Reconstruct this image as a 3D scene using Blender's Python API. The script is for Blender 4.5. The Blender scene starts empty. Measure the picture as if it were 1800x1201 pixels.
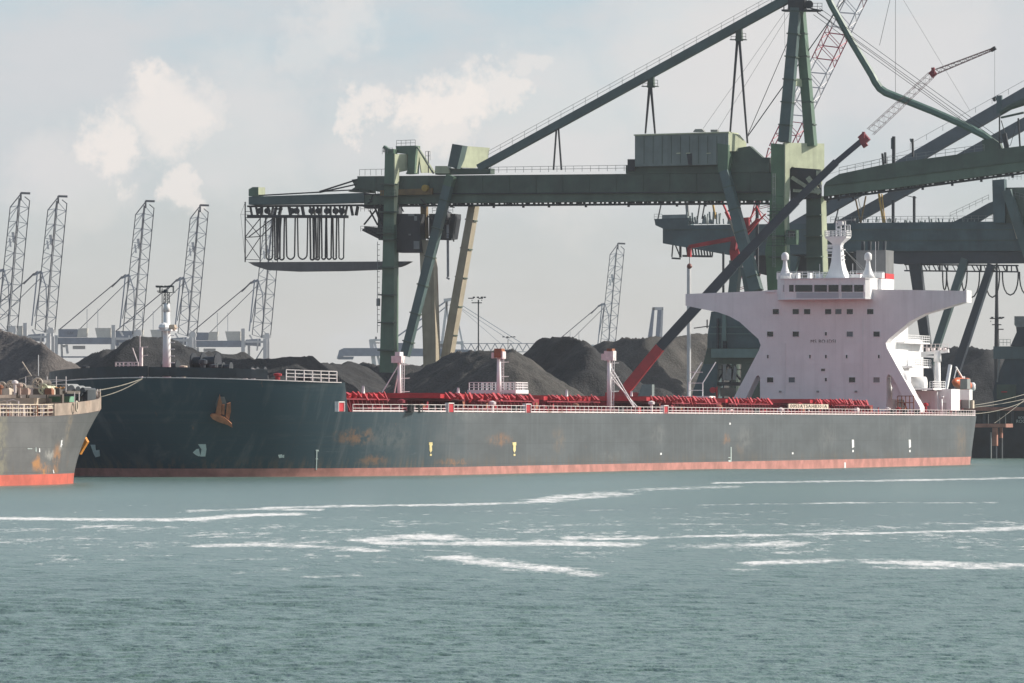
import bpy, math, random
import numpy as np
from mathutils import Vector, Matrix
random.seed(7); rng = np.random.RandomState(3)
S = bpy.context.scene; COL = S.collection
# ---------------------------------------------------------------- camera, sky, sun
FP = 9500.0; CH = 5.5; HY = 750.0      # focal length in photo pixels, eye height, horizon row
cam = bpy.data.cameras.new('camera'); co = bpy.data.objects.new('camera', cam); COL.objects.link(co)
co.location = (0, 0, CH); co.rotation_euler = (math.pi/2, 0, 0)
cam.sensor_width = 36; cam.lens = FP/1800*36; cam.shift_y = (HY-600.5)/1800
cam.clip_start = 1; cam.clip_end = 60000; S.camera = co
SUN_EL = math.radians(32); SX, SY = .96, .20
sv = Vector((SX, SY, 0)).normalized()*math.cos(SUN_EL); sv.z = math.sin(SUN_EL)
sl = bpy.data.lights.new('sun', 'SUN'); sl.energy = 5.0; sl.angle = math.radians(.55); sl.color = (1, .93, .82)
so = bpy.data.objects.new('sun', sl); COL.objects.link(so); so.location = (0, 0, 200)
so.rotation_euler = (-sv).to_track_quat('-Z', 'Y').to_euler()
S.view_settings.view_transform = 'Standard'; S.view_settings.look = 'None'
S.view_settings.exposure = .14; S.view_settings.gamma = 1; S.view_settings.use_curve_mapping = False
S.cycles.volume_bounces = 1; S.cycles.max_bounces = 6; S.cycles.use_denoising = True

class NT:
    def __init__(s, nt): s.nt = nt; s.nt.nodes.clear()
    def n(s, typ, ins=None, **kw):
        nd = s.nt.nodes.new(typ)
        for k, v in kw.items(): setattr(nd, k, v)
        for k, v in (ins or {}).items():
            if isinstance(v, bpy.types.NodeSocket): s.nt.links.new(v, nd.inputs[k])
            else: nd.inputs[k].default_value = v
        return nd
    def math(s, op, a, b=0, c=None):
        d = {0: a, 1: b}
        if c is not None: d[2] = c
        return s.n('ShaderNodeMath', d, operation=op).outputs[0]
    def mix(s, f, a, b, bt='MIX'):
        m = s.n('ShaderNodeMix', data_type='RGBA', blend_type=bt)
        for i, v in ((0, f), (6, a), (7, b)):
            if isinstance(v, bpy.types.NodeSocket): s.nt.links.new(v, m.inputs[i])
            else: m.inputs[i].default_value = v if i == 0 else (tuple(v)+(1,))[:4]
        return m.outputs[2]
    def ramp(s, v, a, b, lo=0, hi=1, smooth=True):
        return s.n('ShaderNodeMapRange', {0: v, 1: a, 2: b, 3: lo, 4: hi}, interpolation_type='SMOOTHSTEP' if smooth else 'LINEAR').outputs[0]
    def noise(s, vec, scale, detail=3, rough=.5, out=0):
        return s.n('ShaderNodeTexNoise', {'Vector': vec, 'Scale': scale, 'Detail': detail, 'Roughness': rough}).outputs[out]
    def scl(s, vec, k):
        return s.n('ShaderNodeVectorMath', {0: vec, 1: k}, operation='MULTIPLY').outputs[0]

w = bpy.data.worlds.new('World'); S.world = w; w.use_nodes = True
N = NT(w.node_tree)
sky = N.n('ShaderNodeTexSky', sky_type='NISHITA', sun_disc=False, sun_elevation=SUN_EL,
          sun_rotation=math.atan2(SX, SY), air_density=1.0, dust_density=2.5, ozone_density=1.5, altitude=0)
tc = N.n('ShaderNodeTexCoord').outputs['Generated']
nz = N.noise(tc, 85, 8, .66, 1)
nv = N.n('ShaderNodeVectorMath', {0: nz, 1: (.5, .5, .5)}, operation='SUBTRACT').outputs[0]
nv = N.scl(nv, (.026, .0, .026))
dv = N.n('ShaderNodeVectorMath', {0: tc, 1: nv}, operation='ADD').outputs[0]
clouds = [(185,262,62,.8), (255,150,48,.8), (290,205,95,.75), (345,205,60,.5), (320,328,46,.7), (590,52,75,.34), (540,80,60,.25),
          (655,195,48,.75), (745,180,60,.9), (805,185,80,.9), (780,225,85,.7), (870,150,45,.7), (925,120,40,.5), (1250,130,250,.32),
          (980,230,190,.3), (1600,60,170,.22), (420,240,160,.25), (700,300,200,.2), (140,300,110,.25)]
mask = None
for px, py, r, st in clouds:
    c = Vector(((px-900)/FP, 1, (HY-py)/FP)).normalized()
    d = N.n('ShaderNodeVectorMath', {0: dv, 1: c}, operation='DISTANCE').outputs['Value']
    m = N.math('MULTIPLY', N.ramp(d, r/FP*1.2, r/FP*.4), st*.92)
    mask = m if mask is None else N.math('MAXIMUM', mask, m)
# thin veil cloud over the whole sky
sz = N.n('ShaderNodeSeparateXYZ', {0: tc})
veil = N.noise(N.scl(tc, (1, 1, 2.6)), 9, 6, .6)
low = N.ramp(sz.outputs[2], .05, .55, .9, .18)
veilf = N.math('MULTIPLY', N.ramp(veil, .3, .7, .8, 1.0), low)
hzn = N.ramp(sz.outputs[2], .01, .085)
vcol = N.mix(hzn, (6.45, 6.35, 6.1), (5.0, 6.4, 7.2))
vcol = N.mix(N.ramp(veil, .42, .64), vcol, (6.2, 6.35, 6.6))
base = N.mix(veilf, sky.outputs[0], vcol)
cl = N.mix(mask, base, (8.7, 7.95, 7.4))
bg = N.n('ShaderNodeBackground', {'Color': cl, 'Strength': .1})
N.nt.links.new(bg.outputs[0], N.n('ShaderNodeOutputWorld').inputs[0])

# ---------------------------------------------------------------- helpers
def W(px, py, D): return Vector(((px-900)*D/FP, D, CH+(HY-py)*D/FP))
FW = Vector((-.345, -.938, 0)).normalized()      # forward of the bulk carrier, along the quay
PT = Vector((-FW.y, FW.x, 0))                     # its port side, out over the water
Z3 = Vector((0, 0, 1))

class Frame:
    """vertical plane: origin O, direction u; n points towards the viewer side"""
    def __init__(s, O, u):
        s.O = Vector((O[0], O[1], 0)); s.u = Vector((u[0], u[1], 0)).normalized()
        s.n = Vector((s.u.y, -s.u.x, 0))
        if s.n.y > 0: s.n = -s.n
    def sof(s, px, off=0):
        o = s.O+s.n*off; k = (px-900)/FP
        return (k*o.y-o.x)/(s.u.x-k*s.u.y)
    def g(s, px, py, off=0):
        p = s.O+s.n*off+s.u*s.sof(px, off)
        return Vector((p.x, p.y, CH+(HY-py)*p.y/FP))
    def m(s, px, npx): return npx*s.g(px, 0, 0).y/FP

class MB:
    def __init__(s): s.v = []; s.f = []; s.st = []
    def add(s, vs, fs):
        b = len(s.v); s.st.append((b, len(s.f))); s.v += [tuple(v) for v in vs]; s.f += [tuple(b+i for i in f) for f in fs]; return s
    def hexa(s, c8):
        return s.add(c8, [(0,3,2,1),(4,5,6,7),(0,1,5,4),(1,2,6,5),(2,3,7,6),(3,0,4,7)])
    def box(s, x0, x1, y0, y1, z0, z1):
        return s.hexa([(x0,y0,z0),(x1,y0,z0),(x1,y1,z0),(x0,y1,z0),(x0,y0,z1),(x1,y0,z1),(x1,y1,z1),(x0,y1,z1)])
    def bar(s, p, q, w, d, nrm=None, w2=None, d2=None):
        p = Vector(p); q = Vector(q); t = (q-p).normalized()
        nrm = Vector(nrm) if nrm is not None else (Vector((0,1,0)) if abs(t.y) < .9 else Vector((1,0,0)))
        a = t.cross(nrm).normalized(); nn = a.cross(t).normalized()
        w2 = w if w2 is None else w2; d2 = d if d2 is None else d2
        c = []
        for o, ww, dd in ((p, w, d), (q, w2, d2)):
            c += [o-a*ww/2-nn*dd/2, o+a*ww/2-nn*dd/2, o+a*ww/2+nn*dd/2, o-a*ww/2+nn*dd/2]
        return s.hexa(c)
    def tube(s, p, q, r, r2=None, n=8, caps=True):
        p = Vector(p); q = Vector(q); r2 = r if r2 is None else r2
        t = (q-p).normalized(); a = t.orthogonal().normalized(); b = t.cross(a)
        vs = []
        for o, rr in ((p, r), (q, r2)):
            for i in range(n):
                an = 2*math.pi*i/n; vs.append(o+(a*math.cos(an)+b*math.sin(an))*rr)
        fs = [(i, (i+1) % n, n+(i+1) % n, n+i) for i in range(n)]
        if caps: fs += [tuple(range(n))[::-1], tuple(range(n, 2*n))]
        return s.add(vs, fs)
    def path(s, pts, r, n=6):
        pts = [Vector(p) for p in pts]; vs = []; fs = []
        rs = r if isinstance(r, (list, tuple)) else [r]*len(pts)
        for k, p in enumerate(pts):
            t = (pts[min(k+1, len(pts)-1)]-pts[max(k-1, 0)]).normalized()
            a = t.cross(Vector((.13, .97, .2))).normalized(); b = t.cross(a)
            for i in range(n):
                an = 2*math.pi*i/n; vs.append(p+(a*math.cos(an)+b*math.sin(an))*rs[k])
            if k:
                o = (k-1)*n
                fs += [(o+i, o+(i+1) % n, o+n+(i+1) % n, o+n+i) for i in range(n)]
        fs += [tuple(range(n))[::-1], tuple(range(len(vs)-n, len(vs)))]
        return s.add(vs, fs)
    def prism(s, pts, off):
        """closed outline pts (3D, coplanar) extruded by the vector off"""
        n = len(pts); pts = [Vector(p) for p in pts]; off = Vector(off)
        vs = pts+[p+off for p in pts]
        return s.add(vs, [tuple(range(n)), tuple(range(2*n-1, n-1, -1))]+[(i, n+i, n+(i+1) % n, (i+1) % n) for i in range(n)])
    def lathe(s, c, prof, n=14):
        c = Vector(c); vs = []; fs = []
        for r, z in prof:
            for i in range(n):
                an = 2*math.pi*i/n; vs.append(c+Vector((r*math.cos(an), r*math.sin(an), z)))
        for k in range(len(prof)-1):
            o = k*n
            fs += [(o+i, o+(i+1) % n, o+n+(i+1) % n, o+n+i) for i in range(n)]
        fs += [tuple(range(n))[::-1], tuple(range(len(vs)-n, len(vs)))]
        return s.add(vs, fs)
    def rail(s, p, q, h=1.1, step=1.5, r=.03, bars=3, up=Z3):
        p = Vector(p); q = Vector(q); L = (q-p).length; k = max(1, round(L/step))
        for i in range(k+1):
            a = p.lerp(q, i/k); s.bar(a, a+up*h, r*2, r*2)
        for j in range(bars):
            hh = h*(j+1)/bars; s.bar(p+up*hh, q+up*hh, r*2, r*2)
        return s
    def clusters(s):
        """pieces that stand clear of one another, so that each can become a part of its own"""
        n = len(s.st)
        if n < 2 or n > 400: return None
        V = np.array(s.v, dtype=float); ends = [a for a, _ in s.st[1:]]+[len(s.v)]
        lo = np.array([V[a:e].min(0) for (a, _), e in zip(s.st, ends)]); hi = np.array([V[a:e].max(0) for (a, _), e in zip(s.st, ends)])
        dg = np.linalg.norm(hi-lo, axis=1); lab = list(range(n))
        def find(i):
            while lab[i] != i: i = lab[i]
            return i
        for i in range(n-1):
            gap = np.linalg.norm(np.maximum(0, np.maximum(lo[i+1:]-hi[i], lo[i]-hi[i+1:])), axis=1)
            for j in np.nonzero(gap < .36*np.maximum(dg[i], dg[i+1:]))[0]: lab[find(int(j)+i+1)] = find(i)
        g = {}
        for i in range(n): g.setdefault(find(i), []).append(i)
        return list(g.values()) if len(g) > 1 else None
    def build(s, name, mat, parent=None, smooth=False, local=False):
        cl = s.clusters() if parent is not None else None
        if cl:
            fe = [f for _, f in s.st[1:]]+[len(s.f)]; ve = [v for v, _ in s.st[1:]]+[len(s.v)]; first = None
            for grp in cl:
                b = MB()
                for i in grp:
                    v0, f0 = s.st[i]; b.add(s.v[v0:ve[i]], [tuple(k-v0 for k in f) for f in s.f[f0:fe[i]]])
                o = b.build(name, mat, parent, smooth, local); first = first or o
            return first
        me = bpy.data.meshes.new(name)
        vs = s.v
        if parent is not None and not local:
            o = Vector(parent['_root']); vs = [(x-o.x, y-o.y, z-o.z) for x, y, z in vs]
        me.from_pydata(vs, [], s.f); me.update()
        import bmesh
        if len(s.f) < 60000:
            bm = bmesh.new(); bm.from_mesh(me); bmesh.ops.recalc_face_normals(bm, faces=bm.faces); bm.to_mesh(me); bm.free()
        if smooth:
            for p in me.polygons: p.use_smooth = True
        me.materials.append(mat)
        ob = bpy.data.objects.new(name, me); COL.objects.link(ob)
        if parent is not None:
            ob.parent = parent; ob['_root'] = parent['_root']
        else: ob['_root'] = (0, 0, 0)
        return ob

def thing(name, label, cat, loc, rotz=0, group=None):
    o = bpy.data.objects.new(name, None); COL.objects.link(o); o.location = loc; o.rotation_euler = (0, 0, rotz)
    o['_root'] = tuple(loc); o['label'] = label; o['category'] = cat; o.empty_display_size = .5
    if group: o['group'] = group
    return o
def tag(o, label, cat, group=None):
    o['label'] = label; o['category'] = cat
    if group: o['group'] = group
    return o
def one(mb, name, mat, label, cat, group=None, smooth=False, loc=None):
    """a thing that is a single mesh, its origin at its base"""
    v = np.array(mb.v); c = (v[:,0].mean(), v[:,1].mean(), v[:,2].min()) if loc is None else loc
    mb.v = [(x-c[0], y-c[1], z-c[2]) for x, y, z in mb.v]
    o = mb.build(name, mat, None, smooth); o.location = c
    return tag(o, label, cat, group)
def kind(o, k): o['kind'] = k; return o
def dup(o, parent=None):
    c = o.copy(); COL.objects.link(c)
    if parent is not None: c.parent = parent
    for ch in list(o.children): dup(ch, c)
    return c

MATS = {}
def mat(name, col, rough=.6, var=.25, vs=.4, rust=0, streak=0, metal=0, bump=0, bs=3, rcol=(.22, .09, .035), rs=.12, coat=0):
    if name in MATS: return MATS[name]
    m = bpy.data.materials.new(name); m.use_nodes = True; n = NT(m.node_tree)
    tc = n.n('ShaderNodeTexCoord').outputs['Object']
    a = n.noise(tc, vs, 6, .6); a = n.ramp(a, .3, .7, 1-var, 1+var*.5)
    c = n.mix(1, col, n.n('ShaderNodeCombineColor', {0: a, 1: a, 2: a}).outputs[0], 'MULTIPLY')
    if streak:
        b = n.noise(n.scl(tc, (1.1, 1.1, .07)), 1.0, 5, .6)
        c = n.mix(n.ramp(b, .42, .75, 0, streak), c, tuple(x*.45+.02 for x in col))
    if rust:
        b = n.noise(n.scl(tc, (1, 1, .45)), rs, 9, .68)
        c = n.mix(n.ramp(b, .66-rust*.2, .76-rust*.1, 0, .85), c, rcol)
    p = n.n('ShaderNodeBsdfPrincipled', {'Base Color': c, 'Roughness': rough, 'Metallic': metal})
    if bump:
        h = n.noise(tc, bs, 5, .6)
        bn = n.n('ShaderNodeBump', {'Height': h, 'Strength': bump, 'Distance': .3})
        n.nt.links.new(bn.outputs[0], p.inputs['Normal'])
    n.nt.links.new(p.outputs[0], n.n('ShaderNodeOutputMaterial').inputs[0])
    MATS[name] = m; return m

# ---------------------------------------------------------------- sea haze over the whole harbour
def haze():
    b = MB(); b.box(-4700, 4700, -3200, 4700, -4, 135); m = bpy.data.materials.new('haze'); m.use_nodes = True; n = NT(m.node_tree)
    v = n.n('ShaderNodeVolumePrincipled', {'Color': (.92, .94, 1.0, 1), 'Density': HAZE, 'Anisotropy': .15})
    n.nt.links.new(v.outputs[0], n.n('ShaderNodeOutputMaterial').inputs[1])
    o = b.build('haze', m); kind(o, 'stuff'); o.display_type = 'WIRE'
HAZE = .00005
haze()
# ---------------------------------------------------------------- water
def make_water():
    h0 = CH
    Ds = [100.0]
    while Ds[-1] < 700: Ds.append(Ds[-1]+max(.1, Ds[-1]**2*.36/(FP*h0)))
    Ds = np.array(Ds); nc = 620
    t = np.linspace(-.125, .125, nc)
    X = np.outer(Ds, t); Y = np.repeat(Ds[:,None], nc, 1)
    r = np.random.RandomState(11); Zw = np.zeros_like(X); X0 = X.copy(); Y0 = Y.copy()
    dD = np.gradient(Ds)[:,None]
    XD = np.zeros_like(X); YD = np.zeros_like(X)
    for i in range(110):
        lam = .26*(7/.26)**r.rand()**1.5
        an = math.radians(-108)+r.randn()*.6      # wind waves run roughly towards the viewer
        kx, ky = 2*math.pi/lam*math.cos(an), 2*math.pi/lam*math.sin(an)
        amp = .0074*lam*(.6+.8*r.rand())/(1+(lam/1.25)**2*.9)
        fade = np.clip((lam/np.maximum(dD, .1)-2.2)/2.5, 0, 1)
        ph = kx*X0+ky*Y0+r.rand()*6.28
        Zw += amp*fade*np.sin(ph)
        XD += amp*fade*np.cos(ph)*math.cos(an)*.8; YD += amp*fade*np.cos(ph)*math.sin(an)*.8
    gust = 1+.35*np.sin(X0*.05+1.3*np.sin(Y0*.021))*np.sin(Y0*.033+X0*.017)
    Zw *= gust; X = X+XD*gust; Y = Y+YD*gust
    # foam: streaks of whipped-up white water left by a tug's wash
    px = 900+X0/Y0*FP; py = HY+h0/Y0*FP
    foam = np.zeros_like(X)
    st = [([(-60,911),(120,913),(300,914),(345,913),(430,906),(520,904)],4.5,1.),([(340,898),(450,895),(560,896)],3.5,.9),([(470,893),(600,890),(850,886),(960,882),(1060,873)],3.2,.95),
          ([(960,880),(1000,873),(1080,869)],8,.9),([(1120,862),(1210,858),(1280,856)],5.5,.75),([(1260,849),(1560,845),(1860,839)],2.6,.9),([(150,925),(230,924)],2.6,.8),
          ([(280,947),(480,945),(620,946)],4,.55),([(360,960),(470,958),(600,964),(655,968)],7,.9),([(480,948),(640,944)],7,.5),([(655,950),(720,944),(780,945)],9,1.),([(660,954),(830,956),(1000,956),(1110,958)],6,1.),([(700,963),(800,970),(880,985)],4,.7),
          ([(1000,946),(1060,944),(1130,943)],5,.9),([(800,980),(850,988),(930,997),(1030,1008)],9,1.),([(1040,1008),(1250,1000)],5,.45),([(1050,948),(1300,941),(1560,937),(1860,929)],3.5,.95),([(1730,931),(1850,926)],7,1.),
          ([(1190,962),(1290,958),(1400,955)],9,.8),([(1250,952),(1450,945),(1660,946)],4,.5),([(1330,990),(1480,986),(1600,989),(1720,995),(1850,993)],8,.9),([(1400,995),(1600,999),(1850,1000)],6,.55),([(1230,888),(1500,884),(1750,884)],2.2,.7),
          ([(1000,921),(1300,922),(1480,925)],2.6,.6),([(340,988),(410,984),(480,981)],6,.6),([(420,1005),(480,1001),(520,999)],9,.55),([(30,978),(130,996),(140,997)],6,.4),([(0,948),(90,948)],2.5,.6),([(540,1015),(620,1012),(700,1020),(850,1018)],3.5,.6),([(1130,904),(1280,903)],2.5,.5),([(60,1016),(170,1014)],5,.35),
          ([(780,921),(1050,924),(1220,922)],2.6,.55),([(1180,1003),(1330,1001)],4,.6),([(880,903),(1060,897),(1240,893)],3,.5)]
    for pts, wd, s in st:
        best = np.full(X.shape, 1e9)
        for (x0, y0), (x1, y1) in zip(pts[:-1], pts[1:]):
            dx, dy = x1-x0, y1-y0; L2 = dx*dx+(dy*6)**2+1e-6
            u = np.clip(((px-x0)*dx+(py-y0)*dy*36)/L2, 0, 1)
            d = np.hypot((px-x0-u*dx)*.16, py-y0-u*dy); best = np.minimum(best, d)
        foam = np.maximum(foam, s*np.clip(1.2-best/(wd*1.12), 0, 1))
    band = np.exp(-((py-945)/62.0)**2)
    vs = np.stack([X, Y, Zw], -1).reshape(-1, 3)
    nr = len(Ds); idx = np.arange(nr*nc).reshape(nr, nc)
    q = np.stack([idx[:-1,:-1], idx[:-1,1:], idx[1:,1:], idx[1:,:-1]], -1).reshape(-1, 4)
    me = bpy.data.meshes.new('water'); me.vertices.add(len(vs)); me.vertices.foreach_set('co', vs.ravel())
    me.loops.add(q.size); me.loops.foreach_set('vertex_index', q.ravel().astype(np.int32))
    me.polygons.add(len(q)); me.polygons.foreach_set('loop_start', np.arange(0, q.size, 4, dtype=np.int32)); me.polygons.foreach_set('loop_total', np.full(len(q), 4, np.int32))
    me.update(calc_edges=True); me.polygons.foreach_set('use_smooth', np.ones(len(q), bool))
    for nm, arr in (('foam', foam), ('wash', band)):
        at = me.attributes.new(nm, 'FLOAT', 'POINT'); at.data.foreach_set('value', arr.ravel().astype(np.float32))
    m = bpy.data.materials.new('sea'); m.use_nodes = True; n = NT(m.node_tree)
    tc = n.n('ShaderNodeTexCoord').outputs['Object']
    fo = n.n('ShaderNodeAttribute', attribute_name='foam').outputs['Fac']
    wa = n.n('ShaderNodeAttribute', attribute_name='wash').outputs['Fac']
    a1 = n.noise(n.scl(tc, (1.0, .2, 1)), 1.2, 7, .7)          # lacy foam, drawn out along the streaks
    a2 = n.noise(n.scl(tc, (.2, .06, 1)), 1.0, 6, .6)
    thr = n.math('SUBTRACT', 1.0, n.math('MULTIPLY', fo, .64))
    comb = n.math('ADD', n.math('MULTIPLY', a1, .55), n.math('MULTIPLY', a2, .45))
    f1 = n.math('ADD', n.math('MULTIPLY', fo, .85), n.math('MULTIPLY', n.math('SUBTRACT', comb, .5), 2.6))
    f1 = n.math('MULTIPLY', n.ramp(f1, .42, .98), n.ramp(fo, .02, .3))
    f2 = n.ramp(n.math('ADD', comb, n.math('MULTIPLY', wa, .15)), .66, .76, 0, .6)
    f = n.math('MULTIPLY', n.math('MAXIMUM', f1, f2), n.ramp(n.noise(n.scl(tc, (2.2, .5, 1)), 1.0, 4, .7), .3, .55, .45, .95))
    big = n.noise(n.scl(tc, (.012, .006, 1)), 1.0, 4, .5)
    col = n.mix(n.ramp(big, .35, .65), (.100, .160, .142), (.130, .202, .176))
    col = n.mix(n.math('MULTIPLY', wa, .35), col, (.13, .19, .178))
    b1 = n.noise(n.scl(tc, (1, .7, 1)), 2.2, 4, .6); b2 = n.noise(n.scl(tc, (.8, .5, 1)), 1.0, 4, .6)
    bn = n.n('ShaderNodeBump', {'Height': n.math('ADD', n.math('MULTIPLY', b1, .5), b2), 'Strength': .6, 'Distance': .4})
    wt = n.n('ShaderNodeBsdfPrincipled', {'Base Color': col, 'Roughness': .26, 'IOR': 1.333, 'Normal': bn.outputs[0]})
    fm = n.n('ShaderNodeBsdfPrincipled', {'Base Color': (.82, .81, .80, 1), 'Roughness': .8, 'Normal': bn.outputs[0]})
    mx = n.n('ShaderNodeMixShader', {0: f, 1: wt.outputs[0], 2: fm.outputs[0]})
    n.nt.links.new(mx.outputs[0], n.n('ShaderNodeOutputMaterial').inputs[0])
    me.materials.append(m); ob = bpy.data.objects.new('water', me); COL.objects.link(ob); kind(ob, 'structure')
    # the rest of the sea, a touch below the swell
    b = MB(); z = -.30
    for x0, x1, y0, y1 in ((-4500,4500,-3000,100.5), (-4500,4500,699,4500), (-4500,-60,100.5,699), (60,4500,100.5,699)): b.add([(x0,y0,z),(x1,y0,z),(x1,y1,z),(x0,y1,z)], [(0,1,2,3)])
    b.add([(-60,100.5,z-.3),(60,100.5,z-.3),(60,699,z-.3),(-60,699,z-.3)], [(0,1,2,3)])
    o = b.build('water', m); kind(o, 'structure')
make_water()

# ---------------------------------------------------------------- quay and ground
A0 = Vector((69.0, 819.5, 0)); ASTERN = 25.0
SHIP_O = A0-PT*22.5-FW*ASTERN                     # stern, centre line, at the water
QO = SHIP_O-PT*(22.5+4)                            # a point on the quay edge
GZ = 6.2
M_con = mat('quay_concrete', (.16, .145, .13), .85, .4, .25, rust=.5, streak=.5)
M_dark = mat('dark_steel', (.035, .045, .055), .6, .35, .5)
M_black = mat('black', (.012, .013, .015), .5, .2)
M_rusty = mat('rust_red', (.30, .115, .06), .75, .4, .5, rust=.3)
b = MB(); a = QO+FW*900; c = QO-FW*1800; inl = -PT*2900
b.prism([a, c, c+inl, a+inl], (0, 0, GZ)); b.v = [(x, y, z if z > 1 else -2) for x, y, z in b.v]
kind(b.build('ground', mat('coal_dust_ground', (.075, .07, .066), .95, .4, .05, bump=.4)), 'structure')
# capping beam and sheet-pile wall on the water side of the quay
b = MB(); b.prism([a+PT*.0, c+PT*.0, c+PT*.9, a+PT*.9], (0, 0, 1.3)); b.v = [(x, y, z+GZ-.9) for x, y, z in b.v]
kind(b.build('quay', mat('quay_capping', (.12, .11, .10), .8, .4, .3, rust=.5)), 'structure')
b = MB()
for k in range(150):
    p = QO-FW*(k*3.0-140)
    b.prism([p+PT*.02, p-FW*1.5+PT*.02, p-FW*1.3+PT*.55, p-FW*.2+PT*.55], (0, 0, GZ+.9)); 
b.v = [(x, y, z-1.0) for x, y, z in b.v]
o = b.build('sheet_piling', mat('sheet_pile_steel', (.05, .055, .06), .8, .5, .3, rust=.4, streak=.5)); kind(o, 'structure')

# ---------------------------------------------------------------- coal heaps
def coal_mat(nm, c1, c2, light=.0):
    m = bpy.data.materials.new(nm); m.use_nodes = True; n = NT(m.node_tree)
    tc = n.n('ShaderNodeTexCoord').outputs['Object']
    a = n.noise(tc, .12, 6, .62); s = n.noise(n.scl(tc, (.9, .9, .25)), .5, 7, .7); g = n.noise(tc, 3.0, 3, .6)
    c = n.mix(n.ramp(a, .35, .65), c1, c2)
    c = n.mix(n.ramp(s, .35, .75, 0, .5), c, tuple(x*.55 for x in c1))
    c = n.mix(n.ramp(g, .4, .7, 0, .3), c, tuple(x*1.6 for x in c2))
    bn = n.n('ShaderNodeBump', {'Height': n.math('ADD', g, n.math('MULTIPLY', s, 2)), 'Strength': .6, 'Distance': .5})
    p = n.n('ShaderNodeBsdfPrincipled', {'Base Color': c, 'Roughness': .95, 'Normal': bn.outputs[0]}); p.inputs['Specular IOR Level'].default_value = .15
    n.nt.links.new(p.outputs[0], n.n('ShaderNodeOutputMaterial').inputs[0]); return m
C_black = coal_mat('black_coal', (.032, .034, .038), (.054, .054, .056))
C_brown = coal_mat('brown_coal', (.105, .096, .093), (.145, .131, .125))
C_grey = coal_mat('grey_coal', (.056, .056, .055), (.090, .085, .080))
def vnoise(x, y, s, seed):
    r = np.random.RandomState(seed); out = np.zeros_like(x); am = 1; tot = 0
    for o in range(5):
        for k in range(4):
            an = r.rand()*6.28; f = 2*math.pi/(s/2**o)*(.7+.6*r.rand())
            out += am*np.sin(f*(x*math.cos(an)+y*math.sin(an))+r.rand()*6.28+1.5*np.sin(f*.4*y+k)); tot += am
        am *= .55
    return out/tot*3
def heap(ridge, m, label, slope=.72, n=110, seed=1, rough=.9, flat=0, gully=.5):
    """ridge: list of (px, py, D) crest points; material lies at its angle of repose round the crest"""
    R = [W(*p) for p in ridge]
    zmax = max(p.z for p in R)-GZ+2; pad = zmax/slope+6
    x0, x1 = min(p.x for p in R)-pad, max(p.x for p in R)+pad; y0, y1 = min(p.y for p in R)-pad, max(p.y for p in R)+pad
    nx = n; ny = max(30, int(n*(y1-y0)/(x1-x0))) if (x1-x0) > (y1-y0)*.6 else n
    ny = min(ny, 150)
    gx, gy = np.meshgrid(np.linspace(x0, x1, nx), np.linspace(y0, y1, ny))
    wx = gx+vnoise(gx, gy, 34, seed)*2.0*rough; wy = gy+vnoise(gx, gy, 34, seed+50)*2.0*rough
    H = np.full(gx.shape, -99.0)
    if len(R) == 1: R = R*2
    for p, q in zip(R[:-1], R[1:]):
        d = np.array([q.x-p.x, q.y-p.y]); L2 = float(d@d)+1e-6
        u = np.clip(((wx-p.x)*d[0]+(wy-p.y)*d[1])/L2, 0, 1)
        dist = np.hypot(wx-p.x-u*d[0], wy-p.y-u*d[1])
        H = np.maximum(H, p.z+(q.z-p.z)*u-slope*np.maximum(dist-flat, 0)-.15*np.minimum(dist, flat+1)*0)
    ang = vnoise(gx*1.0, gy*.35, 9, seed+9)
    up = np.clip((H-GZ)/8, 0, 1)
    H = H+vnoise(gx, gy, 12, seed+3)*.28*rough*up+ang*.26*gully*up
    H = np.where(H < GZ-.6, GZ-.6, H)
    ok = H > GZ-.55
    idx = np.full(gx.shape, -1); keep = ok.copy()
    keep[:-1] |= ok[1:]; keep[1:] |= ok[:-1]; keep[:,:-1] |= ok[:,1:]; keep[:,1:] |= ok[:,:-1]
    idx[keep] = np.arange(keep.sum()); vs = np.stack([gx, gy, H], -1)[keep]
    f = [tuple(int(v) for v in t) for t in np.stack([idx[:-1,:-1], idx[:-1,1:], idx[1:,1:], idx[1:,:-1]], -1).reshape(-1, 4) if min(t) >= 0]
    b = MB(); b.v = [tuple(map(float, v)) for v in vs]; b.f = f
    return one(b, 'coal_heap', m, label, 'coal heap', 'coal heaps on the quay', smooth=True)
heap([(-110,600,760),(-30,588,735),(15,580,715),(48,592,708),(80,604,700)], C_brown, 'large brownish grey coal heap at the far left behind the smaller ship', seed=2, n=130)
heap([(210,600,900),(240,590,880),(285,592,885),(325,606,890)], C_black, 'rounded dark coal heap right behind the white foremast of the large ship', seed=5)
heap([(380,634,1000),(425,628,960),(520,627,960),(560,636,980),(640,637,1000)], C_black, 'long low coal heap with a flat raised top between foremast and crane legs', seed=8, slope=.62, n=130)
heap([(640,637,1040),(690,640,1000),(760,640,1010)], C_black, 'low dark coal heap at the foot of the tall green crane leg', seed=14, slope=.7)
heap([(790,618,905),(835,612,890),(868,616,885),(893,611,872),(905,618,868)], C_grey, 'grey coal heap with twin peaks behind the white deck platform', seed=21, n=130)
heap([(945,606,1000),(962,592,985),(1020,594,975),(1040,612,960)], C_black, 'steep dark coal heap with a jagged crest between two deck posts', seed=27, n=120, rough=1.1)
heap([(1060,604,1150),(1100,592,1130),(1135,594,1120),(1170,590,1130),(1240,588,1140),(1330,592,1150)], C_grey, 'broad brown grey coal heap crossed by the red foot of the mobile crane', seed=33, n=150)
heap([(1650,612,1300),(1700,608,1260),(1735,612,1250),(1790,616,1270),(1900,620,1300)], C_black, 'smooth dark coal heap at the right behind the stern', seed=41, n=110, rough=.6)
heap([(150,622,1080),(190,612,1060),(420,622,1100)], C_black, 'dark ridge of coal filling the gap between the two leftmost heaps', seed=46, n=120)
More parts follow.
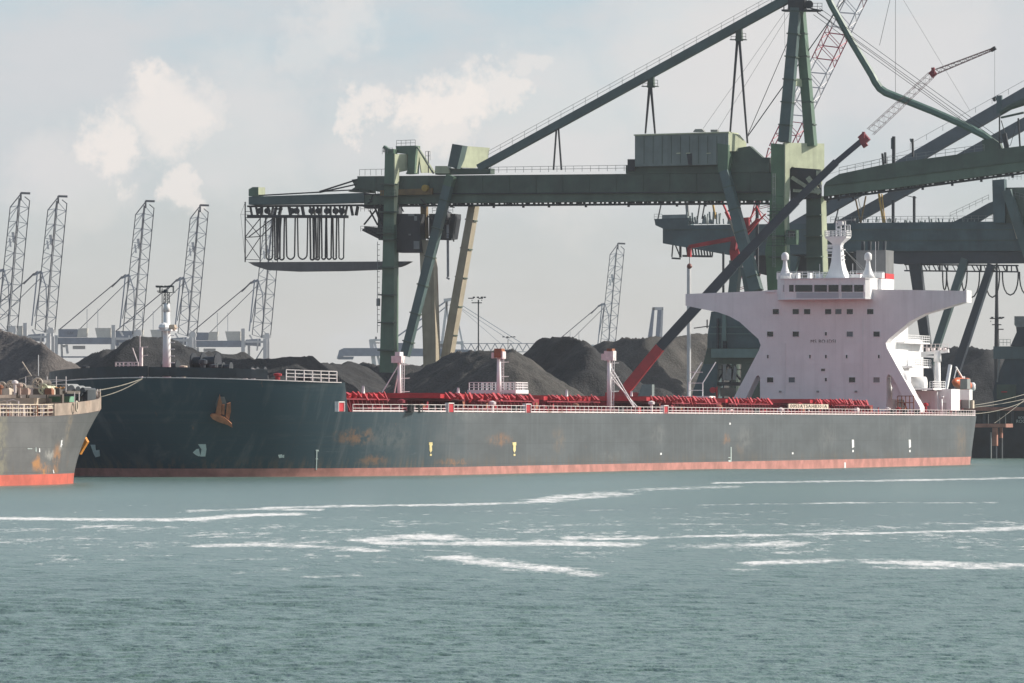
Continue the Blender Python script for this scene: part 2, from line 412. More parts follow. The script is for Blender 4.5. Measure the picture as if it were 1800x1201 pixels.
heap([(560,640,1150),(900,640,1200),(1330,640,1250),(1700,640,1400)], C_grey, 'distant low ridge of coal along the back of the yard', seed=55, n=150, slope=.5)

# ---------------------------------------------------------------- ship hulls
class Hull:
    def __init__(s, O, fw, L, B, ztop, rake, bowlen, bexp, st_hb, st_len, zref=10.5):
        s.O = Vector(O); s.fw = Vector(fw).normalized(); s.pt = Vector((-s.fw.y, s.fw.x, 0))
        s.L, s.B, s.ztop, s.rake, s.bowlen, s.bexp, s.st_hb, s.st_len, s.zref = L, B, ztop, rake, bowlen, bexp, st_hb, st_len, zref
    def f(s, z): return min(1, max(0, z/s.zref))
    def xs(s, z): return s.L-s.rake*((1-s.f(z))**1.25 if s.rake < 5 else 1-s.f(z)**1.7)
    def hb(s, x, z):
        f = s.f(z); a = max(0, s.xs(z)-x); l = s.bowlen[0]+(s.bowlen[1]-s.bowlen[0])*f
        bow = (1-(1-min(1, a/l))**s.bexp[0])**(1/s.bexp[1])
        h0 = s.st_hb[0]+(s.st_hb[1]-s.st_hb[0])*f; l2 = s.st_len[0]+(s.st_len[1]-s.st_len[0])*f
        st = h0+(s.B/2-h0)*(1-(1-min(1, max(0, x)/l2))**2)
        return bow*st
    def world(s, x, y, z): return s.O+s.fw*x+s.pt*y+Z3*z
    def loc_px(s, px, y):
        """distance along the hull where the line at half-breadth y is seen at column px"""
        k = (px-900)/FP; o = s.O+s.pt*y
        return (k*o.y-o.x)/(s.fw.x-k*s.fw.y)
    def zat(s, x, y, py): 
        p = s.world(x, y, 0); return CH+(HY-py)*p.y/FP
    def lp(s, px, py, y):
        x = s.loc_px(px, y); return Vector((x, y, s.zat(x, y, py)))
    def surf(s, px, py, side):
        best = None; x = s.L+.5
        while x > 0:
            z = 4.0
            for _ in range(3):
                y = side*s.hb(x, z); z = s.zat(x, y, py)
            w_ = s.world(x, y, z); q = 900+w_.x/w_.y*FP
            if abs(q-px) < 6 and s.B and ((s.fw*s.normal(Vector((x,y,z)),side).x+s.pt*s.normal(Vector((x,y,z)),side).y).dot(-Vector((w_.x,w_.y,0))) < 0): x -= .1; continue
            if y*side > .05 and (best is None or abs(q-px) < best[0]): best = (abs(q-px), x, y, z)
            elif side > 0 and best and abs(q-px) > best[0]+40: break
            x -= .1
        return Vector(best[1:])
    def normal(s, p, side):
        e = .2; x, z = p.x, p.z
        t1 = Vector((-e*2, side*(s.hb(x-e, z)-s.hb(x+e, z)), 0)); t2 = Vector((0, side*(s.hb(x, z+e)-s.hb(x, z-e)), 2*e))
        n = t1.cross(t2).normalized()
        if n.y*side < 0: n = -n
        return n
    def build(s, root, mhull, mboot, mdeck, boot=.9, fore=None, crown=0):
        av = [0,.05,.15,.3,.5,.8,1.2,1.7,2.4,3.2,4.2,5.4,6.8,8.4,10.2]
        brk = fore if fore else 14
        av += [brk-.6, brk-.1, brk+.35, brk+1.2]
        x = brk+3
        while x < s.L-45: av.append(x); x += 2.5 if x < 60 else 6
        while x < s.L-1: av.append(x); x += 2
        av.append(s.L); n = len(av)
        zl = [-2, 0, boot*.5, boot, 1.6, 2.4, 3.3, 4.2, 5.2, 6.2]
        top = [s.ztop(a) for a in av]; zb = s.ztop(s.L)
        rows = []
        for side in (1, -1):
            g = []
            for z in zl+[zb-.02]:
                xs_ = s.xs(z); g.append([(xs_-a*xs_/s.L, side*s.hb(xs_-a*xs_/s.L, z), z) for a in av])
            for k in (.33, .66, 1.0):
                r = []
                for a, tz in zip(av, top):
                    z = zb+(tz-zb)*k; xs_ = s.xs(z); xx = xs_-a*xs_/s.L
                    r.append((xx, side*s.hb(xx, z), z))
                g.append(r)
            rows.append(g)
        hm, bt, dk = MB(), MB(), MB()
        nz = len(zl)+4; ib = zl.index(boot)
        def patch(mb, g, k0, k1, flip):
            vs = [p for r in g[k0:k1+1] for p in r]; fs = []
            for k in range(k1-k0):
                for i in range(n-1):
                    q = (k*n+i, k*n+i+1, (k+1)*n+i+1, (k+1)*n+i)
                    P = [Vector(vs[j]) for j in q]
                    if (P[0]-P[3]).length < 1e-3 and (P[1]-P[2]).length < 1e-3: continue
                    fs.append(q[::-1] if flip else q)
            mb.add(vs, fs)
        for side, g in zip((1, -1), rows):
            patch(bt, g, 0, ib, side > 0); patch(hm, g, ib, nz-1, side > 0)
        for mb, k0, k1 in ((bt, 0, ib), (hm, ib, nz-1)):      # transom
            mb.add([rows[0][k][-1] for k in range(k0, k1+1)]+[rows[1][k][-1] for k in range(k0, k1+1)],
                   [(k, k+1, k1-k0+1+k+1, k1-k0+1+k) for k in range(k1-k0)])
        g0, g1 = rows[0][-1], rows[1][-1]
        dk.add([(p[0], p[1]*.999, p[2]-.03) for p in g0]+[(p[0], p[1]*.999, p[2]-.03) for p in g1], [(i, i+1, n+i+1, n+i) for i in range(n-1)])
        h = hm.build('hull', mhull, root, True, local=True); t = bt.build('boot_topping', mboot, root, True, local=True)
        d = dk.build('deck', mdeck, root, local=True); s.av = av; s.top = top; s.edge = (g0, g1)
        return h
    def edge_pts(s, side, a0, a1, dz=0, inset=0):
        """points along the deck edge between two distances from the stem"""
        out = []
        for a, tz in zip(s.av, s.top):
            if a0 <= a <= a1:
                z = tz; xs_ = s.xs(z); xx = xs_-a*xs_/s.L; out.append(Vector((xx-(inset if a < .5 else 0), side*max(0, s.hb(xx, z)-inset), z+dz)))
        return out
def strip(pts, h, t, side):
    """upright plate following pts, height h, thickness t (local coordinates)"""
    b = MB(); n = len(pts); vs = []
    for i, p in enumerate(pts):
        tt = (pts[min(i+1, n-1)]-pts[max(i-1, 0)]).normalized(); nn = Vector((-tt.y, tt.x, 0))*t/2
        vs += [p+nn, p-nn, p-nn+Z3*h, p+nn+Z3*h]
    fs = []
    for i in range(n-1):
        o = i*4
        for a, c in ((0,1),(1,2),(2,3),(3,0)): fs.append((o+a, o+c, o+4+c, o+4+a))
    fs += [(0,1,2,3), (4*n-4, 4*n-3, 4*n-2, 4*n-1)]
    return b.add(vs, fs)
def hull_mat(name, base, patches, scuff=.5, bow=False):
    """painted plate: weld seams, vertical runs, scuffs, and rust patches where they really are (object metres)"""
    m = bpy.data.materials.new(name); m.use_nodes = True; n = NT(m.node_tree)
    tc = n.n('ShaderNodeTexCoord').outputs['Object']
    sx = n.n('ShaderNodeSeparateXYZ', {0: tc})
    x, y, z = sx.outputs
    c = n.mix(n.ramp(n.noise(n.scl(tc, (.12, .12, .3)), 1, 5, .6), .3, .7), tuple(v*.82 for v in base), tuple(v*1.18 for v in base))
    if bow:     # shade of the bow painted in, blue-black over the fore part
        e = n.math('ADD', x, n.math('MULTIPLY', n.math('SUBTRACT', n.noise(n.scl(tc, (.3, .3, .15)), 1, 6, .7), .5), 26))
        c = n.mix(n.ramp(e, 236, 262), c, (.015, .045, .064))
    st = n.noise(n.scl(tc, (1.0, .3, .05)), 1.0, 5, .65)
    c = n.mix(n.ramp(st, .48, .72, 0, .45*scuff*2), c, tuple(v*1.5+.012 for v in base))
    bl = n.noise(n.scl(tc, (.11, .0, .55)), 1.0, 6, .62)
    c = n.mix(n.ramp(bl, .54, .66, 0, .5*scuff), c, tuple(v*1.35+.01 for v in base))
    hz = n.noise(n.scl(tc, (.05, .0, 7)), 1.0, 4, .6)
    c = n.mix(n.ramp(hz, .5, .75, 0, .35), c, tuple(v*.7 for v in base))
    rs = n.noise(n.scl(tc, (.5, .5, .35)), 1.0, 9, .72)
    c = n.mix(n.ramp(rs, .66, .74, 0, .7), c, (.26, .12, .05))
    sc_ = n.noise(n.scl(tc, (.22, .2, 2.6)), 1.0, 7, .75)
    c = n.mix(n.math('MULTIPLY', n.ramp(sc_, .6, .72, 0, .5), n.ramp(z, 6.5, 2.0)), c, tuple(v*1.7+.015 for v in base))
    gr = n.noise(n.scl(tc, (1.6, 1, .12)), 1.0, 6, .7)
    c = n.mix(n.math('MULTIPLY', n.ramp(gr, .45, .62, 0, .8), n.ramp(z, 2.6, .9)), c, (.10, .085, .07))
    # strake seams and butts: thin darker lines with a soft relief
    def seam(v, pitch, wd):
        fr = n.math('FRACT', n.math('DIVIDE', v, pitch)); d = n.math('ABSOLUTE', n.math('SUBTRACT', fr, .5))
        return n.ramp(d, wd/pitch, 0, 0, 1)
    sm = n.math('MAXIMUM', seam(z, 2.35, .05), n.math('MULTIPLY', seam(x, 12.0, .06), .8))
    c = n.mix(n.math('MULTIPLY', sm, .6), c, tuple(v*.55 for v in base))
    wob = n.n('ShaderNodeVectorMath', {0: n.noise(tc, .9, 5, .7, 1), 1: (.5, .5, .5)}, operation='SUBTRACT').outputs[0]
    wob = n.scl(wob, (3.0, 0, 2.2)); pos = n.n('ShaderNodeVectorMath', {0: tc, 1: wob}, operation='ADD').outputs[0]
    for (px_, pz, rx, rz, col, s) in patches:
        q = n.n('ShaderNodeVectorMath', {0: pos, 1: (px_, 0, pz)}, operation='SUBTRACT').outputs[0]
        q = n.scl(q, (1/rx, 0, 1/rz)); d = n.n('ShaderNodeVectorMath', {0: q}, operation='LENGTH').outputs['Value']
        c = n.mix(n.math('MULTIPLY', n.ramp(d, 1.25, .2, 0, s*.8), n.ramp(n.noise(tc, 1.1, 6, .7), .38, .58)), c, col)
    h = n.noise(n.scl(tc, (.45, .45, .4)), 1.0, 2, .5)
    hh = n.math('SUBTRACT', n.math('MULTIPLY', h, .6), n.math('MULTIPLY', sm, .08))
    bn = n.n('ShaderNodeBump', {'Height': hh, 'Strength': .35, 'Distance': .12})
    p = n.n('ShaderNodeBsdfPrincipled', {'Base Color': c, 'Roughness': .5, 'Normal': bn.outputs[0]})
    n.nt.links.new(p.outputs[0], n.n('ShaderNodeOutputMaterial').inputs[0]); return m

M_white = mat('white_paint', (.79, .785, .79), .5, .07, .25, streak=.2, bump=.12, bs=.5)
M_whiter = mat('white_rail', (.78, .70, .69), .5, .15, 2, rust=.2)
M_cream = mat('cream_paint', (.62, .52, .42), .6, .25, .8, rust=.6, streak=.3)
M_red = mat('red_deck_paint', (.24, .012, .026), .5, .45, .35, rust=.25, rcol=(.30, .09, .05))
M_red2 = mat('red_hatch_paint', (.44, .020, .030), .42, .4, .3, rust=.2, rcol=(.40, .12, .06))
M_glass = mat('window_glass', (.010, .014, .018), .12, .3, .2)
M_glass2 = mat('pale_window_glass', (.09, .12, .15), .12, .3, .2)
M_navy = mat('navy_paint', (.022, .030, .042), .5, .3, .5)
M_grey = mat('grey_paint', (.25, .26, .26), .55, .2, .5, streak=.3)
M_orange = mat('lifeboat_orange', (.62, .13, .035), .4, .15, .6)
M_rustan = mat('rust_anchor', (.42, .17, .085), .8, .35, 1.2)
M_mark = mat('pale_marking', (.50, .58, .56), .6, .12, 2)
M_yel = mat('yellow_marking', (.75, .62, .30), .6, .2, 3, rust=.3)
M_rope = mat('rope', (.27, .25, .21), .9, .2, 2)
M_teal = mat('teal_paint', (.05, .14, .15), .6, .3, .5)

# ================================================================ the large bulk carrier
LB = 279.0
def ztm(a):
    if a < 13.0: return 10.35+.5*(1-a/13)**1.5
    return 7.12
H = Hull(SHIP_O, FW, LB, 45.0, ztm, 3.2, (44, 38), (2.6, 1.9), (13.5, 16), (30, 24))
ship = thing('bulk_carrier', 'long dark grey bulk carrier with red hatches and white bridge house, moored broadside', 'ship', tuple(SHIP_O), math.atan2(FW.y, FW.x))
def patchx(px, py, rx, rz, col=(.33, .15, .055), s=.6):
    p = H.surf(px, py, 1); return (p.x, p.z, rx, rz, col, s)
PALE = (.16, .165, .165)
patches = [patchx(628, 768, 3.0, .9), patchx(878, 773, 4.5, .8, s=.65), patchx(1277, 773, 1.8, .75, s=.75), patchx(656, 809, 2.4, .6, s=.5), patchx(982, 775, 2.6, 1.8, (.17,.13,.10), .7),
           patchx(800, 812, 5, .35, s=.7), patchx(1310, 770, 4.0, 2.2, PALE, .7), patchx(1158, 765, 3.5, 1.6, PALE, .6), patchx(820, 730, 7, .6, PALE, .5), patchx(685, 770, 5, 1.6, PALE, .45),
           patchx(1455, 770, 5, 2.0, PALE, .5), patchx(1590, 760, 5, 1.5, PALE, .4), patchx(1690, 775, 4, 2.8, (.20,.14,.09), .55), patchx(1300, 790, 2, 1.2, (.2,.13,.08), .4), patchx(1075, 800, 6, .5, PALE, .4)]
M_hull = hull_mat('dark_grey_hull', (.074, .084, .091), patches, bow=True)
M_boot = mat('red_antifouling', (.44, .19, .16), .7, .3, .5, rust=.35, rcol=(.25, .1, .07), streak=.3)
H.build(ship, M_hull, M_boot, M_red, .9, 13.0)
# port deck edge line, forecastle bulwark
for side in (1, -1):
    strip(H.edge_pts(side, 0, 12.5, -.06, -.06), .09, .06, side).build('sheer_line', M_whiter, ship, local=True)
strip(H.edge_pts(1, 0, 5.6, .1, .55), 1.05, .12, 1).build('bulwark', M_navy, ship, local=True)
strip(H.edge_pts(-1, 0, 12.5, .1, .35), 1.15, .12, -1).build('bulwark', M_navy, ship, local=True)
# railings, in sections of their own
ed = H.edge_pts(1, 13.4, 272, 0, .18)
acc = [ed[0]]; 
def along(pts, step):
    out = [pts[0]]; need = step
    for p, q in zip(pts[:-1], pts[1:]):
        L = (q-p).length; pos = 0
        while need <= L-pos:
            pos += need; out.append(p.lerp(q, pos/L)); need = step
        need -= L-pos
    return out
def railing(pts, h, mat_, root, step=1.5, per=8, r=.045, bars=3, name='railing'):
    P_ = along(pts, step)
    for i in range(0, len(P_)-1, per):
        b = MB(); seg = P_[i:i+per+1]
        for p in seg: b.bar(p, p+Z3*h, r*2, r*2)
        for p, q in zip(seg[:-1], seg[1:]):
            for j in range(bars): b.bar(p+Z3*h*(j+1)/bars, q+Z3*h*(j+1)/bars, r*1.7, r*1.7)
        b.build(name, mat_, root, local=True)
railing(ed, .84, M_whiter, ship, 1.6, 8, .032, 2)
railing(H.edge_pts(-1, 13.4, 268, 0, .18), 1.05, M_whiter, ship, 3, 8, .05)
railing(H.edge_pts(1, 6.6, 12.6, .05, .3), 1.15, M_whiter, ship, 1.1, 6, .05)
strip([p+Z3*.05 for p in ed], .14, .06, 1).build('gunwale_bar', M_whiter, ship, local=True)
# fittings standing in the railing
for px in (597, 790, 926, 1168):
    p = H.lp(px, 724, 22.2); b = MB(); b.box(p.x-.8, p.x+.8, 22.05, 22.35, 7.15, 8.1); b.build('gangway_gate', M_red2, ship, local=True)
    b = MB(); 
    for s_ in (-1, 1): b.box(p.x+s_*.85-.045, p.x+s_*.85+.045, 22.0, 22.45, 7.1, 8.2)
    b.box(p.x-.9, p.x+.9, 22.0, 22.45, 8.1, 8.2); b.build('gate_frame', M_whiter, ship, local=True)
for px in (722, 737, 760, 773, 905, 918, 1092, 1330, 1568, 1590, 1612):
    p = H.lp(px, 722, 21.4); b = MB()
    for dx in (-.35, .35): b.lathe((p.x+dx, 21.4, 7.1), [(.30,0),(.26,.1),(.26,.65),(.34,.7),(.34,.82),(.1,.86)], 10)
    b.box(p.x-.8, p.x+.8, 21.0, 21.8, 7.1, 7.2); b.build('bollard', M_black, ship, local=True)
# hatches
random.seed(31); hx = 256.0; hp = 24.6; hl = 19.5
cov = MB(); 
for i in range(9):
    x1 = hx-i*hp; x0 = x1-hl
    b = MB(); b.box(x0, x1, -11.0, 11.0, 7.05, 8.75)
    for s_ in (1, -1):
        k = 0
        while x0+.4+k*1.3 < x1:
            xx = x0+.4+k*1.3; b.prism([(xx, s_*11.0, 7.1), (xx, s_*11.9, 7.1), (xx, s_*11.5, 8.7), (xx, s_*11.0, 8.7)], (.08, 0, 0)); k += 1
    b.box(x0-.3, x1+.3, -11.6, -11.0, 8.55, 8.7); b.box(x0-.3, x1+.3, 11.0, 11.6, 8.55, 8.7)
    b.build('hatch_coaming', M_red, ship, local=True)
    for s_ in (1, -1):
        shift = [0, 5.0, 0, 0, 5.2, 0, 0, 4.6, 0][i]*1.0   # some covers stand rolled towards the side
        y0 = .06+shift; y1 = 11.1+shift; c = MB()
        if shift:
            c.box(x0-.2, x1+.2, s_*y0, s_*y1, 8.80, 9.28)
        else: c.box(x0-.2, x1+.2, s_*y0, s_*y1, 8.80, 9.28)
        hatch = c.build('hatch_cover', M_red2, ship, local=True)
        c = MB(); k = 0
        while x0+k*1.62 < x1-.4:      # deep webs along the outer edge, sloping down to the rim
            xx = x0+k*1.62+.1
            lo_ = random.choice([8.35, 8.5, 8.72, 8.6]); ou = random.uniform(.35, .75); tp = random.uniform(9.38, 9.62)
            c.prism([(xx, s_*(y1+.02), lo_), (xx, s_*(y1+ou), lo_+random.uniform(0, .5)), (xx, s_*(y1+.02), tp)], (random.choice([.2, .35, .6, .8]), 0, 0))
            c.box(xx, xx+.14, s_*y0, s_*y1, 9.28, 9.42); k += 1
        c.build('stiffener', M_red2, hatch, local=True)
    b = MB(); 
    for k in range(3): 
        b.lathe((x0-2.6+k*.9, 6.5-k*6, 7.1), [(.35,0),(.35,1.1),(.6,1.25),(.6,1.6),(.1,1.75)], 10)
    b.build('ventilator', M_red, ship, local=True)
    b = MB(); b.box(x0-4.6, x0-.5, 2.5, 9.6+(i%3)*.5, 7.1, 8.7+.12*(i%4)); hs = b.build('hatch_motor_house', M_red, ship, local=True)
    b = MB(); b.box(x0-3.9, x0-3.1, 9.62+(i%3)*.5, 9.7+(i%3)*.5, 7.2, 8.5); b.build('door', M_rusty, hs, local=True)
for px in (634, 801, 992, 1106):
    p = H.lp(px, 690, 11.2); b = MB(); b.prism([(p.x, 11.3, 9.3), (p.x-.45, 11.3, 9.3), (p.x-.25, 11.3, 10.15)], (0, .25, 0)); b.build('pennant', M_white, ship, local=True)
# pipes and gear along the side deck
b = MB()
for k in range(3): b.tube((30, 17.5+k*.5, 7.55), (258, 17.5+k*.5, 7.55), .13, n=6)
for k in range(58): b.box(31+k*3.9, 31.2+k*3.9, 17.2, 18.9, 7.1, 7.5)
b.build('deck_pipe', M_red, ship, local=True)
random.seed(4)
for k in range(46):
    xx = 34+k*4.85+random.random()*2; yy = 13.8+random.random()*6; b = MB(); hh = .5+random.random()*.9
    if k % 3 == 0: b.lathe((xx, yy, 7.1), [(.18,0),(.18,hh),(.42,hh+.05),(.42,hh+.35),(.05,hh+.5)], 9)
    elif k % 3 == 1: b.box(xx-.5, xx+.5, yy-.3, yy+.3, 7.1, 7.1+hh*.8); b.box(xx-.4, xx+.4, yy-.2, yy+.2, 7.1+hh*.8, 7.2+hh*.8)
    else: b.prism([(xx,yy,7.1),(xx+.9,yy,7.1),(xx+.3,yy,7.1+hh),(xx,yy,7.1+hh)], (0,.12,0))
    b.build('deck_fitting', [M_red2, M_red, M_rusty, M_whiter][k % 4], ship, local=True)

# deck posts
def deck_post(px, y, ytop, ybase, heads, stays, wpx=7, ladder=True):
    x = H.loc_px(px, y); q = lambda py: H.zat(x, y, py); r = wpx/2/FP*H.world(x, y, 0).y
    b = MB(); b.tube((x, y, 7.1), (x, y, q(ytop)), r*1.15, r*.8, 12); post = b.build('deck_post', M_white, ship, True, local=True)
    for k in range(3):
        zz = 7.1+(q(ytop)-7.1)*(.35+.22*k); b = MB(); b.bar((x-.02, y, zz), (x-.9, y+1.0, zz+.05), .08, .08); b.build('step', M_white, post, local=True)
    for (ha, hb_, za, zb, m) in heads:       # boxes: px range, py range
        k = H.world(x, y, 0).y/FP; b = MB()
        b.box(x-.6, x+.6, y+(ha-px)*k, y+(hb_-px)*k, q(zb), q(za)); b.build('floodlight_housing', m, post, local=True)
    b = MB()
    for (dx, dy, zt, zb_) in stays: b.tube((x, y, q(zt)), (x+dx, y+dy, zb_), .07, n=6)
    if stays: b.build('stay', M_white, post, local=True)
    if ladder:
        b = MB()
        for s_ in (-.18, .18): b.bar((x+.5, y+.62+s_*.7, 7.1), (x+.2, y+.62+s_*.7, q(ytop+14)), .06, .06)
        for k in range(16): b.bar((x+.4, y+.49, 7.5+k*.36*(q(ytop+14)-7.5)/6), (x+.4, y+.75, 7.5+k*.36*(q(ytop+14)-7.5)/6), .04, .04)
        b.build('ladder', M_white, post, local=True)
    return post
deck_post(702, 0, 619, 690, [(690, 709, 626, 638, M_whiter), (697, 706, 619, 626, M_white)], [(1.5, -2.2, 640, 8.8), (-2, -1.6, 645, 8.8)], 7)
deck_post(877, -1, 613, 690, [(871, 885, 613, 629, M_rusty), (866, 870, 620, 630, M_whiter), (883, 887, 618, 631, M_whiter)], [], 8)
deck_post(1071, 13.5, 615, 722, [(1064, 1081, 617, 634, M_whiter), (1069, 1079, 613, 618, M_rusty), (1059, 1064, 622, 633, M_whiter)], [(-.8, 3.6, 640, 7.3), (-3.4, 2.6, 650, 7.3), (-1.6, 3.9, 660, 7.3)], 8)
# white platform house between hatches
x1 = H.loc_px(905, 1.0); q = lambda py: H.zat(x1, 0, py); kk = H.world(x1, 0, 0).y/FP/.938
b = MB(); b.box(x1-4.4, x1, 1-80*kk, 1, 7.1, q(692)); b.build('deck_house', M_grey, ship, local=True)
b = MB(); b.box(x1-4.6, x1+.2, 1-80*kk-.2, 1.2, q(692)+.01, q(685.5)); ph = b.build('platform', M_white, ship, local=True)
for p_, q_ in (((x1+.1, 1-80*kk, 0), (x1+.1, 1.1, 0)), ((x1+.1, 1.1, 0), (x1-4.5, 1.1, 0)), ((x1-4.5, 1-80*kk, 0), (x1-4.5, 1.1, 0))):
    z0 = q(685.5); P1 = Vector(p_)+Z3*z0; Q1 = Vector(q_)+Z3*z0; b = MB(); b.rail(P1, Q1, q(672.5)-z0, .62, .045, 3); b.build('platform_railing', M_white, ph, local=True)

# ---------------- forecastle
def at_c(px, py, y=0): return H.lp(px, py, y)
p = at_c(293, 652); x = p.x; q = lambda py: H.zat(x, 0, py); b = MB()
b.tube((x, 0, 10.2), (x, 0, q(548)), .50, .36, 14); fm = b.build('foremast', M_white, ship, True, local=True)
b = MB(); b.box(x-.9, x+.9, -.75, .9, q(582), q(579.5)); b.lathe((x+.5, -.1, q(580)), [(.5,0),(.62,.25),(.5,.55),(.1,.8)], 10); b.build('mast_platform', M_white, fm, local=True)
b = MB(); b.box(x-.3, x+.3, .45, 1.05, q(581)+.05, q(571)); b.box(x-.4, x+.4, .35, 1.15, q(577), q(575)); b.build('searchlight', M_cream, fm, local=True)
b = MB(); b.tube((x, 0, q(548)), (x, 0, q(533)), .42, .30, 10); b.build('mast_head', M_white, fm, True, local=True)
b = MB(); L_ = .26
for sx_, sy_ in ((-1,-1),(1,-1),(1,1),(-1,1)): b.bar((x+sx_*L_, sy_*L_, q(535)), (x+sx_*L_*.8, sy_*L_*.8, q(515)), .06, .06)
zz = q(535)
while zz < q(517):
    for s_ in (-1, 1): b.bar((x+s_*L_, -L_, zz), (x+s_*L_, L_, zz+.4), .04, .04); b.bar((x-L_, s_*L_, zz+.4), (x+L_, s_*L_, zz), .04, .04)
    zz += .4
b.box(x-.5, x+.5, -.85, .85, q(515), q(514)); 
for s_ in (-.8, .8): b.box(x-.1, x+.1, s_-.05, s_+.05, q(514), q(503))
b.box(x-.08, x+.08, -1.2, .85, q(504), q(503)); b.box(x-.2, x+.2, -1.25, -.85, q(505), q(502)); b.box(x-.2, x+.2, .3, .75, q(505), q(502)); b.box(x-.2, x+.2, -.3, .1, q(514), q(509))
b.build('lattice_topmast', M_dark, fm, local=True)
for k in range(5): b = MB(); zz = q(590+k*12); b.bar((x, .3, zz), (x, .95, zz), .08, .08); b.build('step', M_white, fm, local=True)
p = at_c(246, 652, -5); x2 = p.x; q2 = lambda py: H.zat(x2, -5, py); b = MB()
b.tube((x2, -5, 10.2), (x2, -5, q2(590)), .10, .06, 8); b.box(x2-.15, x2+.15, -5.02, -4.7, 10.2, q2(610)); jm = b.build('jackstaff', M_whiter, ship, local=True)
b = MB(); b.bar((x2, -4.8, q2(611)), (x2, -4.05, q2(610)), .07, .07); b.bar((x2, -4.8, q2(626)), (x2, -4.05, q2(624.5)), .07, .07); b.bar((x2, -5.9, q2(612)), (x2, -5.2, q2(640)), .09, .09); b.build('light_bracket', M_whiter, jm, local=True)
xs_ = H.loc_px(222, -6.5); q3 = lambda py: H.zat(xs_, -6.5, py); k3 = H.world(xs_, 0, 0).y/FP/.95
b = MB()
for u in (-20, -13, -6, 2, 4, 10, 14, 21): b.box(xs_, xs_+.1, -6.5+u*k3, -6.5+u*k3+.12, q3(655), q3(637.5))
for py in (638, 643, 648): b.box(xs_-.01, xs_+.11, -6.5-20*k3, -6.5+21.5*k3, q3(py), q3(py)+.1)
b.build('bow_railing', M_whiter, ship, local=True)
# winches, bollards and vents on the forecastle
def winch(px, py0, y, sc, m, name='windlass'):
    x = H.loc_px(px, y); b = MB(); z0 = H.zat(x, y, py0)
    b.box(x-.9*sc, x+.9*sc, y-1.1*sc, y+1.1*sc, 10.2, z0+.12); 
    o = b.build(name, m, ship, local=True)
    b = MB(); b.tube((x, y-1.0*sc, z0+.65*sc), (x, y+1.0*sc, z0+.65*sc), .42*sc, n=14)
    for t_ in (-1.0, -.2, .95): b.tube((x, y+(t_-.04)*sc, z0+.65*sc), (x, y+(t_+.04)*sc, z0+.65*sc), .72*sc, n=16)
    b.build('drum', m, o, local=True); return o
winch(362, 652, -3, 1.5, M_navy); winch(300, 652, -6, .9, M_dark); winch(395, 654, 2, .8, M_dark); winch(455, 662, 6, .8, M_dark); winch(538, 672, 9, .8, M_dark)
for px, py, y, hh, m in ((357, 652, 0, 1.2, M_navy), (322, 652, -4, .55, M_cream), (445, 664, 8, .9, M_whiter), (431, 664, 8, .7, M_whiter), (488, 668, 8, .7, M_red2), (376, 654, 2, .8, M_dark), (270, 652, 0, .4, M_dark), (213, 655, -8, .5, M_dark), (150, 655, -14, .7, M_dark), (120, 656, -14, .35, M_dark)):
    x = H.loc_px(px, y); z0 = H.zat(x, y, py); b = MB(); b.lathe((x, y, 10.2), [(.28,0),(.28,z0-10.2+hh*.6),(.48,z0-10.2+hh*.65),(.48,z0-10.2+hh),(.1,z0-10.2+hh*1.1)], 10); b.build('mushroom_vent', m, ship, local=True)
# red tarpaulin and tangle of gear on the far bow
x = H.loc_px(180, -9); z0 = H.zat(x, -9, 658); k4 = H.world(x, -9, 0).y/FP
b = MB(); b.prism([(x, -9-22*k4, z0), (x, -9+17*k4, z0), (x, -9+18*k4, z0+10*k4), (x, -9-4*k4, z0+6*k4)], (-.5, 0, 0)); b.build('tarpaulin', M_red2, ship, local=True)
b = MB(); random.seed(3)
for k in range(26):
    u = random.uniform(-40, 8)*k4; v = random.uniform(-.4, .9); u2 = u+random.uniform(-.5, .5)
    b.bar((x+1.2, -9+u, z0-.9+v), (x+1.2+random.uniform(-.3,.3), -9+u2, z0-.4+v*1.1), .07, .07)
b.build('net', M_teal, ship, local=True)
# forecastle steps down
for px, py in ((575, 690),):
    x = H.L-13.5; b = MB(); b.prism([(x, 17.0, 10.3), (x-2.4, 17.5, 7.15), (x-2.6, 17.5, 7.15), (x-.2, 17.0, 10.3)], (0, -.9, 0)); b.build('forecastle_ladder', M_red, ship, local=True)

# ---------------- marks on the shell
def mark(cells_px, name, m, side=1, thick=.03):
    """cells_px: polygons in photo columns/rows laid onto the curved shell as thin raised plates"""
    b = MB()
    for poly in cells_px:
        P_ = [H.surf(px, py, side) for px, py in poly]
        N_ = [H.normal(p, side) for p in P_]
        vs = [p+n_*thick for p, n_ in zip(P_, N_)]+[p-n_*.02 for p, n_ in zip(P_, N_)]
        k = len(poly); b.add(vs, [tuple(range(k)), tuple(range(2*k-1, k-1, -1))]+[(i, (i+1) % k, k+(i+1) % k, k+i) for i in range(k)])
    return b.build(name, m, ship, local=True)
cx, cy = 348, 796
rnd = [(cx+2-9*math.sin(t), cy-.5-6.5*math.cos(t)) for t in [i*math.pi/8 for i in range(9)]]
mark([[(346,781),(363,781),(362.5,790),(354,790)], [(354,790),(362.5,790),(362,802.5),(351,802.5)], [(351,790)]+[(351,790)][:0]+[(x_, y_) for x_, y_ in rnd]+[(351,802)]], 'bulbous_bow_mark', M_mark)
mark([[(489,800),(496,799),(498,804),(490,805.5)], [(496,801),(500,799.5),(500,805),(497,805)]], 'thruster_mark', M_mark)
for i in range(12): pass
mark([[(556.6,792),(558,792),(557.4,826),(556,826)], [(555.5,791),(560,791),(560,793.4),(555.5,793.4)], [(555,806),(559,806),(559,807.5),(555,807.5)]], 'draught_scale', M_mark)
